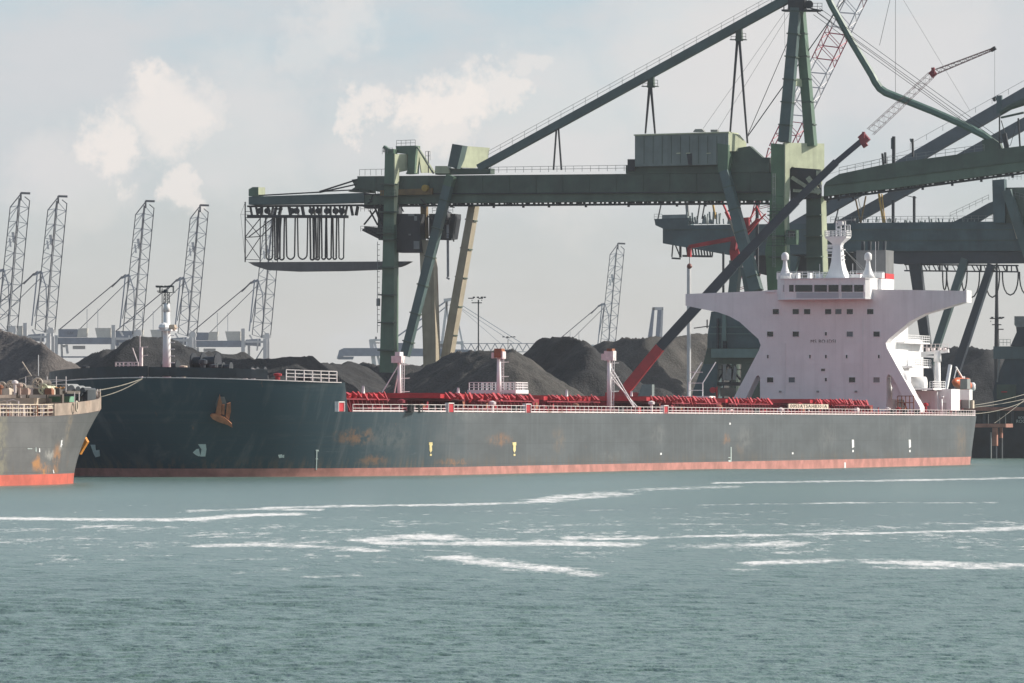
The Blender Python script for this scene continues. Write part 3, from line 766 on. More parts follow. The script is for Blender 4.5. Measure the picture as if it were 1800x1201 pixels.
for px, py in ((757, 788), (904, 788)):
    mark([[(px-3.5,py-10),(px+3,py-10.5),(px+3,py-5),(px-3,py-5)], [(px-1.8,py-5),(px+2,py-5),(px+2.4,py+4),(px,py+8),(px-2.2,py+4)], [(px-1.4,py+10),(px+1.8,py+10),(px+1.8,py+13.5),(px-1.4,py+13.5)]], 'tug_push_mark', M_yel)
for px, py in ((1499, 783), (1599, 783)):
    mark([[(px-1.8,py-10),(px+1.8,py-10),(px+2,py+3),(px-1.4,py+5)], [(px-1,py+8),(px+1.3,py+8),(px+1.3,py+12),(px-1,py+12)]], 'tug_push_mark', M_white)
for px, py in ((1161.5, 798), (1283, 745), (1393, 797)): mark([[(px-1.3,py-1.8),(px+1.3,py-1.8),(px+1.3,py+1.8),(px-1.3,py+1.8)]], 'load_mark', M_white)
mark([[(1284.3,786),(1285.6,786),(1285.6,812),(1284.3,812)], [(1280,804),(1284,804),(1284,805.2),(1280,805.2)], [(1280,809),(1285,809),(1285,812),(1280,812)]], 'draught_scale', M_mark)
mark([[(1484,813),(1486.6,813),(1486.6,824),(1484,824)]], 'draught_scale', M_white)
# anchor in its pocket
pa = H.surf(388, 716, 1); na = H.normal(pa, 1); ax_ = Vector((0,0,1)); t1 = na.cross(ax_).normalized(); up = t1.cross(na).normalized()
if up.z < 0: up = -up
sgn = -1 if (H.world(*(pa+t1)).x/H.world(*(pa+t1)).y) < (H.world(*pa).x/H.world(*pa).y) else 1
t1 = t1*sgn           # points to the right in the photograph
k5 = H.world(*pa).y/FP
fx = 1/max(.3, abs((Vector((FW.x*t1.x+PT.x*t1.y, 0, 0))).x))
def an(u, v, o): return pa+t1*(u*k5*fx)+up*(-v*k5*1.05)+na*o
b = MB(); b.prism([an(u, v, -.1) for u, v in ((-6,-18),(5,-18),(9,-6),(9,4),(-9,4),(-10,-6))], na*.14); b.build('anchor_pocket', mat('pocket_grey', (.17,.19,.19), .6, .3, 1, rust=.5), ship, local=True)
b = MB()
b.prism([an(u, v, .35) for u, v in ((-20,12),(-17,9),(-8,9),(6,15),(18,26),(19,32),(10,27),(-6,22),(-16,17))], na*.55)
b.prism([an(u, v, .25) for u, v in ((-11,12),(-8,-4),(-4,-24),(0,-10),(-1,12))], na*.40)
b.prism([an(u, v, .25) for u, v in ((7,14),(9,-8),(15,-10),(16,4),(13,20))], na*.40)
b.prism([an(u, v, .15) for u, v in ((0,10),(1,-6),(5,-6),(5,12))], na*.35)
b.build('anchor', M_rustan, ship, local=True)

# ---------------- superstructure
SXF = 25.0
FR = Frame(H.world(SXF, 0, 0), PT)
def fp(px, py, off=0): return Vector((SXF+off, FR.sof(px, off), FR.g(px, py, off).z))
def arc(cx, cy, r, a0, a1, k=5): return [(cx+r*math.cos(math.radians(a0+(a1-a0)*i/k)), cy+r*math.sin(math.radians(a0+(a1-a0)*i/k))) for i in range(k+1)]
outline = [(1205,517),(1345,511.5),(1364,509.5),(1530,507.5),(1540,509),(1694,511.5),(1695,531),(1625,552),(1600,565),(1578,583),(1562,596),(1557,603),(1559,612),
           (1577,645),(1617,716),(1617,726),(1598,726),(1590,706),(1574,672),(1566,660),(1561,658),(1558,664),(1558,724),
           (1336,724),(1336,664),(1333,659),(1329,662),(1305,712),(1302,724),(1279,724),(1282,714),(1334,616),(1337,607),(1333,596),(1300,566),(1282,556),(1262,549),(1205,537.5)]
b = MB(); b.prism([fp(x_, y_) for x_, y_ in outline], (-2.6, 0, 0)); sup = b.build('bridge_front', M_white, ship, local=True)
yL, yR = fp(1337, 600).y, fp(1557, 600).y; zd = fp(1450, 512).z
b = MB(); b.box(12.5, SXF-2.62, yL+.05, yR-.05, 7.1, zd-.2); b.build('accommodation_block', M_white, ship, local=True)
b = MB(); b.box(3.0, 12.45, yL+.6, yR-.3, 7.1, fp(1450, 594).z); b.build('accommodation_block', M_white, ship, local=True)
# bright side box on port wing end
b = MB(); e = fp(1695, 511, 0); e2 = fp(1695, 532, 0); b.box(SXF-2.7, SXF+.1, e.y+.02, e.y+.4, e2.z, e.z+.05); b.build('wing_end', M_white, ship, local=True)
b = MB(); b.prism([fp(x_, y_, .003) for x_, y_ in ((1346,514),(1362,514),(1362,510),(1346,511))], (.3, 0, 0)); b.build('wing_ledge', M_white, ship, local=True)
# windows
def window(px, py, wp, hp_, glass, rim=True):
    c = fp(px, py); k = FR.g(px, py).y/FP; wd = wp*k/.938; hh = hp_*k; b = MB(); t = .09
    b.box(c.x, c.x+.10, c.y-wd/2-t, c.y+wd/2+t, c.z-hh/2-t, c.z-hh/2); b.box(c.x, c.x+.10, c.y-wd/2-t, c.y+wd/2+t, c.z+hh/2, c.z+hh/2+t)
    b.box(c.x, c.x+.10, c.y-wd/2-t, c.y-wd/2, c.z-hh/2, c.z+hh/2); b.box(c.x, c.x+.10, c.y+wd/2, c.y+wd/2+t, c.z-hh/2, c.z+hh/2)
    f = b.build('window', M_white, sup, local=True)
    return f, (c.x+.025, c.y-wd/2, c.y+wd/2, c.z-hh/2, c.z+hh/2, glass)
# panes are built in the window's own part, so that each window is one part of glass and frame
def win(px, py, wp, hp_, glass):
    f, (x, y0, y1, z0, z1, g) = window(px, py, wp, hp_, glass)
    me = f.data; b = MB(); b.v = [tuple(v.co) for v in me.vertices]; b.f = [tuple(p.vertices) for p in me.polygons]; n0 = len(b.f)
    b.box(x-.02, x, y0, y1, z0, z1); m2 = bpy.data.meshes.new('window'); m2.from_pydata(b.v, [], b.f); m2.materials.append(M_white); m2.materials.append(g)
    for i in range(n0, len(b.f)): m2.polygons[i].material_index = 1
    f.data = m2
for px in (1364, 1399, 1419, 1456, 1474, 1494, 1530): win(px, 548, 10.8, 9, M_glass2 if px in (1474,) else M_glass)
for px in (1354, 1399, 1494, 1541): win(px, 587.5, 10.8, 9, M_glass2 if px == 1494 else M_glass)
win(1452, 587, 3.4, 6, M_glass)
for px in (1350, 1424, 1452, 1488.5, 1545): win(px, 627, 2.8, 6, M_glass)
win(1447, 650.5, 7, 4.5, mat('olive_shutter', (.12, .12, .10), .6))
for px, g in ((1354, M_glass), (1392, M_glass2), (1498, M_glass), (1541, mat('grey_blind', (.2, .2, .2), .4))): win(px, 668, 10.8, 9, g)
win(1452, 667.5, 3.4, 6, M_glass)
def text(s, size, mat_, parent, M, name='lettering'):
    cu = bpy.data.curves.new(name, 'FONT'); cu.body = s; cu.size = size; cu.align_x = 'CENTER'; cu.align_y = 'CENTER'; cu.extrude = .015; cu.space_character = 1.15
    to = bpy.data.objects.new(name, cu); COL.objects.link(to); bpy.context.view_layer.update()
    me = bpy.data.meshes.new_from_object(to.evaluated_get(bpy.context.evaluated_depsgraph_get())); bpy.data.objects.remove(to)
    me.transform(M); me.materials.clear(); me.materials.append(mat_); o = bpy.data.objects.new(name, me); COL.objects.link(o); o.parent = parent; return o
c = fp(1447, 600.5)
RT = Matrix(((0,0,1,c.x+.02),(1,0,0,c.y),(0,1,0,c.z),(0,0,0,1)))     # text x -> +y (port, right in view), text y -> z
text('MS BO:IDSI', .74, M_black, sup, RT)
# weld seams, a ladder and lamps on the front
b = MB()
for py in (560, 603, 640, 681): b.bar(fp(1340, py, .02), fp(1556, py-1, .02), .05, .05)
b.build('weld_seam', M_white, sup, local=True)
for px in (1372, 1438, 1505): b = MB(); b.box(SXF, SXF+.35, fp(px, 700).y-.15, fp(px, 700).y+.15, fp(px, 690).z, fp(px, 687).z); b.build('deck_lamp', M_grey, sup, local=True)
b = MB(); b.tube(fp(1380, 694, .12), fp(1380, 604, .12), .05, n=6); b.tube(fp(1516, 694, .12), fp(1516, 560, .12), .05, n=6); b.build('cable_pipe', M_white, sup, local=True)
# wheelhouse
plan = [(1366.5, 0), (1372, 1.3), (1379, 1.9), (1475, 3.0), (1521, 2.2), (1529, 1.4)]
def P2(i, py): return fp(plan[i][0], py, plan[i][1])
def whl(py0, py1, grow, m, name, par):
    b = MB(); base = [fp(px, 500, off+grow) for px, off in plan]
    zt, zb = fp(1450, py0, 2).z, fp(1450, py1, 2).z; yR_ = base[-1].y+grow; yL_ = base[0].y-grow
    pts = [Vector((SXF-7.5, yL_, zb)), Vector((SXF-7.5, yR_, zb))]+[Vector((p.x, p.y, zb)) for p in base[::-1]]
    b.prism(pts, (0, 0, zt-zb)); return b.build(name, m, par, local=True)
wh = whl(490.5, 525, 0, M_white, 'wheelhouse', ship)
whl(489.2, 490.6, .18, M_white, 'roof', wh); whl(524.9, 526.6, .12, M_white, 'sill', wh)
def onfacet(px, py, dx):
    for (p0, o0), (p1, o1) in zip(plan[:-1], plan[1:]):
        if p0 <= px <= p1: return fp(px, py, o0+(o1-o0)*(px-p0)/(p1-p0)+dx)
for a0, a1 in ((1377.5,1395),(1398,1428),(1431.5,1453.5),(1456.5,1474),(1479,1498.5),(1501.5,1517.5)):
    q4 = [onfacet(a0, 513, .03), onfacet(a1, 513, .03), onfacet(a1, 501, .03), onfacet(a0, 501, .03)]
    b = MB(); b.prism(q4, (.02, 0, 0)); wn = b.build('bridge_window', M_glass, wh, local=True)
for px in (1376.5, 1396.5, 1429.7, 1455, 1477, 1500, 1519):
    b = MB(); p = onfacet(px, 513.5, .03); t_ = onfacet(px, 500.3, .03); b.bar(p, t_, .14, .12); b.build('mullion', M_white, wh, local=True)
b = MB(); p = onfacet(1475, 526, .1); t_ = onfacet(1475, 490, .1); b.bar(p, t_, .12, .12); b.build('front_stem', M_white, wh, local=True)
q4 = [onfacet(1400, 524, .02), onfacet(1474, 524.5, .02), onfacet(1474, 514.5, .02), onfacet(1400, 514.5, .02)]
b = MB(); b.prism(q4, (.04, 0, 0)); b.build('grey_panel', mat('blue_grey_panel', (.42,.46,.5), .5, .1), wh, local=True)
q4 = [onfacet(1480, 524, .02), onfacet(1517, 523.5, .02), onfacet(1517, 514.5, .02), onfacet(1480, 514.5, .02)]
b = MB(); b.prism(q4, (.04, 0, 0)); b.build('grey_panel', mat('blue_grey_panel', (.42,.46,.5), .5, .1), wh, local=True)
zr = fp(1450, 489.5, -2).z
# chart house side, lit
b = MB(); a = fp(1534, 491, -3); c2 = fp(1554, 510, -3); b.box(SXF-9, SXF-3, a.y, c2.y-.4, c2.z-.6, a.z); b.build('chart_house', M_white, ship, local=True)
# monkey island: railings, mast, radomes, boxes
k6 = FR.g(1450, 490).y/FP
def roof(px, off=-2): return fp(px, 490, off)
for (pa_, pb_, off) in ((1366, 1400, .5), (1400, 1440, 1.6), (1495, 1528, 1.0)):
    b = MB(); p = roof(pa_, off); r_ = roof(pb_, off); p.z = r_.z = zr; b.rail(p, r_, 1.0, .9, .03, 2); b.build('roof_railing', M_white, wh, local=True)
b = MB(); p = roof(1366, -7); r_ = roof(1554, -7); p.z = r_.z = zr; b.rail(p, r_, 1.05, 1.2, .03, 3); b.build('roof_railing', M_white, wh, local=True)
c = roof(1473, -3); c.z = zr; z = lambda py: fp(1473, py, -3).z
def ring(hw, hd, py, dy=0): return [Vector((c.x-hd, c.y-hw+dy, z(py))), Vector((c.x+hd, c.y-hw+dy, z(py))), Vector((c.x+hd, c.y+hw+dy, z(py))), Vector((c.x-hd, c.y+hw+dy, z(py)))]
b = MB()
prof = [(19, 1.5, 490), (15, 1.4, 482), (11.5, 1.2, 472), (9, 1.0, 460), (8, .85, 445), (7, .7, 432), (9, .8, 428), (19, 1.2, 419), (20, 1.25, 416)]
for (w0, d0, y0), (w1, d1, y1) in zip(prof[:-1], prof[1:]): b.hexa(ring(w0*k6, d0, y0)+ring(w1*k6, d1, y1))
mm = b.build('radar_mast', M_white, ship, local=True)
b = MB(); R_ = ring(20*k6, 1.25, 416)
for i in range(4): b.rail(R_[i], R_[(i+1) % 4], 10*k6, .55, .035, 3)
b.build('crow_nest_railing', M_white, mm, local=True)
b = MB(); 
for u in (-3, 5, 13): b.bar((c.x, c.y+u*k6, z(416)), (c.x, c.y+u*k6, z(389)), .2, .2)
for py in (392, 398, 404, 410): b.bar((c.x, c.y-3*k6, z(py)), (c.x, c.y+13*k6, z(py-3)), .12, .12)
for py in (395, 402): b.box(c.x-.2, c.x+.2, c.y+(-1)*k6, c.y+3*k6, z(py+3), z(py))
b.box(c.x-.4, c.x+.4, c.y+1*k6, c.y+9*k6, z(396), z(389)); b.build('topmast', M_white, mm, local=True)
b = MB(); b.bar((c.x+.3, c.y-5*k6, z(388.5)), (c.x+.3, c.y+31*k6, z(387)), .14, .14); b.box(c.x, c.x+.4, c.y+29*k6, c.y+32*k6, z(388.5), z(385)); b.build('radar_scanner', M_grey, mm, local=True)
b = MB(); 
for (u0, v0, u1, v1) in ((15,396,22,396),(15,408,22,408),(22,396,22,408),(18,396,18,408)): b.bar((c.x, c.y+u0*k6, z(v0)), (c.x, c.y+u1*k6, z(v1)), .13, .13)
b.build('light_cage', M_white, mm, local=True)
b = MB()
for py in (436, 446, 453): b.box(c.x-.2, c.x+.2, c.y-20*k6, c.y-6*k6, z(py), z(py-1.2)); b.box(c.x-.2, c.x+.5, c.y+7*k6, c.y+13*k6, z(py+4), z(py+2.6))
for (u, v) in ((-14, 434), (-15, 442)): b.box(c.x-.3, c.x+.3, c.y+u*k6-.4, c.y+u*k6+.4, z(v), z(v-4))
b.build('light_bracket', M_white, mm, local=True)
b = MB(); b.path([ring(2*k6, 0, 430)[3], Vector((c.x-1, c.y+55*k6, zr+.6))], .03); b.path([ring(4*k6, 0, 430)[3], Vector((c.x-1, c.y+48*k6, zr+.6))], .03); b.build('stay_wire', M_grey, mm, local=True)
for px, off in ((1380, -1.5), (1526, -1.5)):
    p = roof(px, off); zz = lambda py: fp(px, py, off).z
    b = MB(); b.lathe((p.x, p.y, 0), [(1.1, zr), (.75, zz(481)), (.42, zz(470)), (.30, zz(460)), (.34, zz(457))], 14); rd = b.build('radome_pedestal', M_white, ship, True, local=True)
    b = MB(); r0 = 6.6*k6; b.lathe((p.x, p.y, 0), [(r0*.9, zz(457.5)), (r0, zz(456)), (r0, zz(450))]+[(r0*math.cos(t), zz(450)+r0*math.sin(t)) for t in (.3,.6,.9,1.2,1.45)], 18); b.build('radome', M_white, rd, True, local=True)
for (x0_, x1_, y0_, off) in ((1365, 1388, 480, -1), (1392, 1397, 481, -2), (1399, 1403, 480, -2), (1434, 1443, 481, -1), (1516, 1551, 479.5, -3), (1496, 1512, 482, -4), (1420, 1424, 480, -3)):
    a = fp(x0_, y0_, off); c2 = fp(x1_, 490, off); b = MB(); b.box(SXF+off-1.2, SXF+off, a.y, c2.y, zr-.02, a.z); b.build('roof_locker', M_white, ship, local=True)
for px in (1441, 1499, 1539): a = roof(px, -1); b = MB(); b.tube((a.x, a.y, zr), (a.x, a.y, zr+(2.2 if px != 1539 else 5.5)), .035, n=6); b.build('whip_aerial', M_white, ship, local=True)
# funnel
o_ = -15.0; a = fp(1505, 445, o_); c2 = fp(1557, 445, o_)
for (t0, t1_, m, nm) in ((440, 481, M_navy, 'funnel'), (481, 490.5, mat('red_band', (.62,.03,.035), .45, .1), 'funnel_band'), (490.5, 520, M_white, 'funnel_base')):
    e_ = 0 if nm == 'funnel' else .05; b = MB(); zt, zb = fp(1530, t0, o_).z, fp(1530, t1_, o_).z
    b.box(SXF+o_-4.4-e_, SXF+o_+e_, a.y-e_, c2.y+e_, zb, zt)
    o = b.build(nm, m if nm != 'funnel' else mat('funnel_grey', (.17,.17,.175), .5, .15, .6, streak=.3), ship, local=True)
    if nm == 'funnel': fun = o
b = MB()
for u in (.12, .35, .6, .85):
    yy = a.y+(c2.y-a.y)*u; b.tube((SXF+o_-1.6, yy, fp(1530, 441, o_).z), (SXF+o_-1.8, yy, fp(1530, 424, o_).z), .3, n=10)
b.build('exhaust_pipe', M_dark, fun, local=True)
# port and starboard tiers aft of the front
def tier(px0, px1, py, y0, y1, thick=.25, rail=True):
    """deck slab seen from px0 to px1 at its port edge y1"""
    xa, xb = min(21.5, H.loc_px(px0, y1)), H.loc_px(px1, y1); zz = H.zat(xb, y1, py)
    b = MB(); b.box(xb, xa, y0, y1, zz-thick, zz); s_ = b.build('deck_slab', M_white, ship, local=True)
    if rail:
        b = MB(); b.rail((xa, y1-.05, zz), (xb, y1-.05, zz), 1.05, 1.0, .035, 3); b.rail((xb+.02, y1-.05, zz), (xb+.02, y1-2.5, zz), 1.05, 1.0, .035, 3); b.build('tier_railing', M_white, s_, local=True)
    return s_
tier(1590, 1635, 603, 4, yR+1.2); tier(1580, 1637, 644.5, 4, yR+3.2); tier(1590, 1662, 683, 4, yR+6.5, rail=True)
def bx(px0, px1, py0, py1, y1, dep, m, name, back=None):
    """box whose front face, at half-breadth up to y1, fills the columns px0..px1; dep metres fore and aft"""
    x = H.loc_px(px1, y1); k = H.world(x, y1, 0).y/FP/.938; y0 = y1-(px1-px0)*k
    b = MB(); b.box(x-dep, x, y0, y1, H.zat(x, y1, py1), H.zat(x, y1, py0)); return b.build(name, m, ship, local=True)
bx(1600, 1647, 687, 722, yR+6.0, 6, M_white, 'aft_house'); bx(1648, 1672, 684, 722, yR+8.0, 5, M_white, 'aft_house')
bx(1676, 1687, 686, 722, 15.5, 2, M_red, 'winch_house'); bx(1687, 1704, 685, 703, 17.6, 1.8, M_white, 'mooring_shelter'); bx(1690, 1703, 703, 718, 16.8, 1.2, M_grey, 'mooring_shelter'); bx(1705, 1710, 704, 718, 17.2, .9, M_cream, 'locker')
bx(1688, 1700, 666, 684, 12, 2, M_grey, 'lifeboat_cradle')
# drums / tanks
for px, py, r_, m in ((1597, 668, 1.75, M_white), (1627, 676, 1.5, M_white)):
    y = yR+3.0; x = H.loc_px(px, y); zz = H.zat(x, y, py); b = MB(); b.tube((x, y-2.4, zz), (x, y, zz), r_*.8, n=24); b.build('tank', m, ship, True, local=True)
    b = MB(); b.box(x-1.2, x+1.2, y-2.2, y-.2, zz-r_*.8-1.6, zz-r_*.3); b.build('tank_saddle', M_white, ship, local=True)
for px, y_, w_, h_ in ((1612, yR+6.0, .8, 2.0), (1630, yR+6.0, .8, 2.0), (1660, yR+8.0, .7, 2.0)):
    xx = {1612: H.loc_px(1647, yR+6.0), 1630: H.loc_px(1647, yR+6.0), 1660: H.loc_px(1672, yR+8.0)}[px]; fq = Frame(H.world(xx, 0, 0), PT); yy = fq.sof(px); b = MB()
    b.box(xx, xx+.06, yy-w_/2, yy+w_/2, 7.15, 7.15+h_); dr = b.build('door', mat('grey_door', (.55,.53,.54), .5, .1, 1), ship, local=True)
    b = MB(); b.box(xx+.07, xx+.12, yy+w_*.3, yy+w_*.42, 8.1, 8.2); b.build('handle', M_dark, dr, local=True)
xx = H.loc_px(1647, yR+6.0); fq = Frame(H.world(xx, 0, 0), PT)
for px in (1604, 1620, 1638, 1644): b = MB(); yy = fq.sof(px); b.tube((xx+.12, yy, 7.1), (xx+.12, yy, 10.4), .06, n=6); b.build('downpipe', M_white, ship, local=True)
for px, h_ in ((1600, 1.6), (1606, 2.2), (1616, 1.0), (1634, 1.5)): b = MB(); yy = fq.sof(px); b.lathe((xx+2.2, yy, 7.1), [(.2,0),(.2,h_),(.42,h_+.1),(.42,h_+.4),(.1,h_+.55)], 10); b.build('mushroom_vent', M_red2, ship, local=True)
# provision crane
y = yR+4.2; x = H.loc_px(1648, y); zz = lambda py: H.zat(x, y, py); k7 = H.world(x, y, 0).y/FP
b = MB(); b.tube((x, y, 7.1), (x, y, zz(632)), 6.5*k7, 5.0*k7, 14); b.tube((x, y, zz(636)), (x, y, zz(616)), 7*k7, 6*k7, 14); cr = b.build('crane_post', M_white, ship, True, local=True)
b = MB(); b.bar((x, y-2.6, zz(622)), (x, y+1.8, zz(617)), 6*k7, 6*k7); b.bar((x, y-2.6, zz(626)), (x, y+.5, zz(628)), 4*k7, 4*k7); b.build('crane_jib', M_white, cr, local=True)
b = MB(); b.rail((x+.7, y-2.2, zz(616)), (x+.7, y+1.9, zz(616)), .95, .7, .035, 2)
for u in (-1.8, -.9, .1, .9): b.box(x-.3, x+.3, y+u, y+u+.45, zz(618), zz(612))
b.build('crane_gear', M_whiter, cr, local=True)
# pipes and posts before the aft house
for px, w_, t0, m in ((1661, 9, 686, M_cream), (1671, 5, 695, M_white), (1680, 3, 692, M_whiter), (1655, 4, 702, M_white)):
    y = 16.5; x = H.loc_px(px, y); b = MB(); b.tube((x, y, 7.1), (x, y, H.zat(x, y, t0)), w_*.5*k7, n=12); b.box(x-.3, x+.3, y-w_*k7*.9, y+w_*k7*.9, H.zat(x, y, 699), H.zat(x, y, 697)); b.build('vent_pipe', m, ship, True, local=True)
# boat davit and free-fall boat
y = 9.0; x = H.loc_px(1680, y); Q = lambda px, py, yy=9.0: H.lp(px, py, yy)
for ln, w_ in ((((1662,690),(1670,642)), 5), (((1672,642),(1664,690)), 3), (((1680,645),(1694,668)), 2.4), (((1682,645),(1677,665)), 1.4), (((1694,662),(1696,684)), 3.5)):
    b = MB(); b.bar(Q(*ln[0]), Q(*ln[1]), w_*k7, w_*k7); b.build('davit_arm', M_white, ship, local=True)
A_, B_ = Q(1677, 671), Q(1706, 679)
b = MB(); b.path([A_.lerp(B_, t) for t in (0,.06,.2,.45,.7,.9,1)], [.15,.55,.85,.95,.9,.6,.15], 12); lb = b.build('lifeboat', M_orange, ship, True, local=True)
b = MB(); cc = A_.lerp(B_, .75); b.lathe((cc.x, cc.y, cc.z+.55), [(.7,0),(.6,.45),(.2,.6)], 10); b.build('canopy', M_orange, lb, True, local=True)
b = MB(); cc = Q(1709, 679); b.lathe((cc.x, cc.y, cc.z-.8), [(.3,0),(.55,.3),(.55,1.1),(.3,1.4)], 12); b.build('life_raft', M_white, ship, True, local=True)
# board with the safety notice
p0, p1 = H.lp(1385, 719, 21.6), H.lp(1455, 719, 21.6); zt = H.zat(p1.x, 21.6, 711)
b = MB(); b.box(p1.x, p0.x, 21.55, 21.7, p1.z, zt); bd = b.build('notice_board', M_cream, ship, local=True)
c = (p0+p1)/2; RT2 = Matrix(((-1,0,0,c.x),(0,0,1,21.72),(0,1,0,(p1.z+zt)/2),(0,0,0,1)))
tt = text('00S3ATSAH8301A', 1.0, M_black, bd, Matrix.Identity(4)); me = tt.data
xs2 = [v.co.x for v in me.vertices]; sc = (p0.x-p1.x)*.92/(max(xs2)-min(xs2)); me.transform(Matrix.Diagonal((sc, .62, 1, 1))); me.transform(RT2)
# things by the legs: small deck machinery, guard rails
b = MB(); p = H.lp(1578, 706, 14); b.rail((p.x, 14, 7.1), (p.x, 16.5, 7.1), 3.0, .7, .06, 3); b.build('guard_frame', M_rusty, ship, local=True)
b = MB(); p = H.lp(1211, 690, 6); 
for u in (0, 2.0): b.path([(p.x, 6+u, 9.4), (p.x, 6+u, 11.5), (p.x-1.5, 7.4+u, 14.4)], .07)
for v in (10.5, 11.5, 13.0): b.bar((p.x, 6, v), (p.x, 8, v), .08, .08)
b.box(p.x-1, p.x+1.5, 4.2, 9.5, 8.8, 9.7); b.build('gangway_stand', M_white, ship, local=True)
# ================================================================ cranes
G_leg = mat('green_crane_paint', (.095, .165, .115), .5, .2, .25, rust=.25, streak=.4)
G_dark = mat('dark_green_girder', (.062, .098, .076), .55, .3, .2, streak=.4, rust=.1)
G_blue = mat('blue_green_girder', (.072, .118, .118), .55, .25, .2, streak=.3)
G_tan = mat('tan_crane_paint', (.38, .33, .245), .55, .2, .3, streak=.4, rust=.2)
G_pale_lit = mat('pale_lit_green_panel', (.48, .52, .36), .55, .2, .3, streak=.4, rust=.25)  # sunlit faces of the green boxes painted pale; also roof and vents
G_brown = mat('brown_machinery', (.20, .13, .05), .6, .4, .4, rust=.4)
G_black = mat('blackened_steel', (.020, .024, .032), .6, .3, .4)
G_teal = mat('teal_crane_paint', (.056, .10, .112), .55, .3, .2, streak=.4)
G_rail = mat('galvanised_rail', (.22, .23, .23), .6, .2, 1)
G_grey = mat('crane_grey', (.20,.24,.24), .55, .2, .5, streak=.3)
G_red = mat('crane_red', (.48, .02, .03), .45, .2, .5)
G_navy = mat('crane_navy', (.022, .032, .050), .4, .25, .4)
class Crane:
    def __init__(s, root, fr): s.root = root; s.fr = fr; s.b = MB()
    def px(s, n): return n*s.fr.O.y/FP
    def part(s, name, m, parent=None, smooth=False):
        b = s.b; s.b = MB(); return b.build(name, m, parent or s.root, smooth)
    def bar(s, x0, y0, x1, y1, w, d, off=0, off1=None, w2=None, d2=None):
        p = s.fr.g(x0, y0, off); q = s.fr.g(x1, y1, off if off1 is None else off1); k = p.y/FP
        s.b.bar(p, q, w*k, d, nrm=s.fr.n, w2=(None if w2 is None else w2*k), d2=d2); return s
    def poly(s, pts, d, off=0):
        s.b.prism([s.fr.g(x, y, off) for x, y in pts], -s.fr.n*d); return s
    def pang(s, pts, d, off=0, sl=1.3):  # plate turned to catch the sun, added as a box's lit face
        x0 = min(x for x, y in pts); k = s.fr.O.y/FP; P_ = [s.fr.g(x, y, off-sl*(x-x0)*k) for x, y in pts]
        s.b.prism(P_, -(s.fr.n+s.fr.u*sl).normalized()*d); return s
    def tube(s, x0, y0, x1, y1, w, off=0, off1=None, w2=None):
        p = s.fr.g(x0, y0, off); q = s.fr.g(x1, y1, off if off1 is None else off1); k = p.y/FP
        s.b.tube(p, q, w*k/2, None if w2 is None else w2*k/2, n=8); return s
    def rail(s, x0, y0, x1, y1, h=1.1, step=1.6, off=0, r=.035, bars=2):
        s.b.rail(s.fr.g(x0, y0, off), s.fr.g(x1, y1, off), h, step, r, bars); return s
    def path(s, pts, w, off=0):
        k = s.fr.O.y/FP; s.b.path([s.fr.g(x, y, off) for x, y in pts], [ww*k/2 for ww in w] if isinstance(w, list) else w*k/2, 7); return s

# ---------------- the tall bridge unloader
fr = Frame((49.5, 940), PT)
base = fr.g(1400, 742, 0); base.z = GZ
cr = Crane(thing('bridge_crane', 'huge dark green bridge unloader with long girder and pale machinery boxes behind the ship', 'crane', tuple(base)), fr)
GY0, GY1 = 308, 341
cr.poly([(628,310),(800,308.5),(1370,303.5),(1370,337),(800,341),(690,342),(628,330)], 3.4, 1.7); main = cr.part('girder', G_dark)
cr.poly([(640,341.5),(800,341.5),(1372,337.5),(1372,352),(800,357),(640,360)], 2.6, 1.3); cr.part('lower_girder', mat('mid_green_girder', (.095, .145, .11), .55, .3, .2, streak=.3))
for x in range(660, 1370, 47):
    t = (x-800)/570; yy = 308.5-5*t; cr.bar(x, yy, x, yy+33, 1.1, .1, 1.76)
cr.part('stiffener', G_dark, main)
cr.bar(640, 341.6, 1372, 337.6, 1.6, .5, 1.75); cr.part('flange', G_black, main)
# running rail with hangers under the girder
cr.bar(640, 362.5, 1372, 357.8, 3.4, .8, 0); rl = cr.part('running_rail', G_black)
random.seed(9); x = 645
while x < 1370:
    w = random.choice([2.2, 3.5, 5, 7]); y = 357-5*(x-700)/670
    cr.bar(x, y+.2, x, y+4.6, w, .5, 0); x += w/2+random.choice([4, 6, 8])
cr.part('hanger', G_black, rl)
for x in (700, 746, 868, 920, 965, 1030, 1105, 1190, 1240, 1300): y = 363-5*(x-700)/670; cr.bar(x, y, x, y+4, 3, .5, 0)
cr.part('rail_stop', G_black, rl)
cr.rail(862, 304, 1112, 300.5, 1.0, 1.6, 1.5); cr.part('walkway_railing', G_rail)
cr.rail(632, 309, 690, 308, 1.1, 1.1, 1.5, bars=1); cr.part('walkway_railing', G_rail)
cr.rail(1278, 300, 1352, 299, 1.1, 1.2, 1.5); cr.part('walkway_railing', G_rail)
# rear cantilever
cr.poly([(437,346),(560,342),(640,339),(640,356),(560,358),(437,360)], 3.0, 1.5); cr.part('cantilever', G_blue)
cr.poly([(437,333),(444,329),(454,329),(454,345),(437,345)], 2.4, 1.4); cr.part('end_box', G_leg)
cr.pang([(454.2,329.5),(466,329.5),(466,343),(454.2,345)], .3, 1.4); cr.part('end_box', G_pale_lit)  # added plate, lit face of the end box
cr.bar(452, 344, 562, 338, 2.2, .35, 1.2).bar(562, 337, 634, 314, 2.4, .35, 1.2).bar(562, 338.5, 632, 323, 2.2, .35, 1.2).bar(562, 337, 632, 333.5, 2, .35, 1.2); cr.part('tie_rod', G_black)
cr.poly([(618,316),(650,311),(650,339),(612,337),(624,329)], 3.0, 1.2); cr.part('gusset', G_dark)
cr.bar(437, 380.5, 610, 381, 5, 1.6, 0).bar(437, 363, 640, 361, 3, 1.4, 0); x = 440
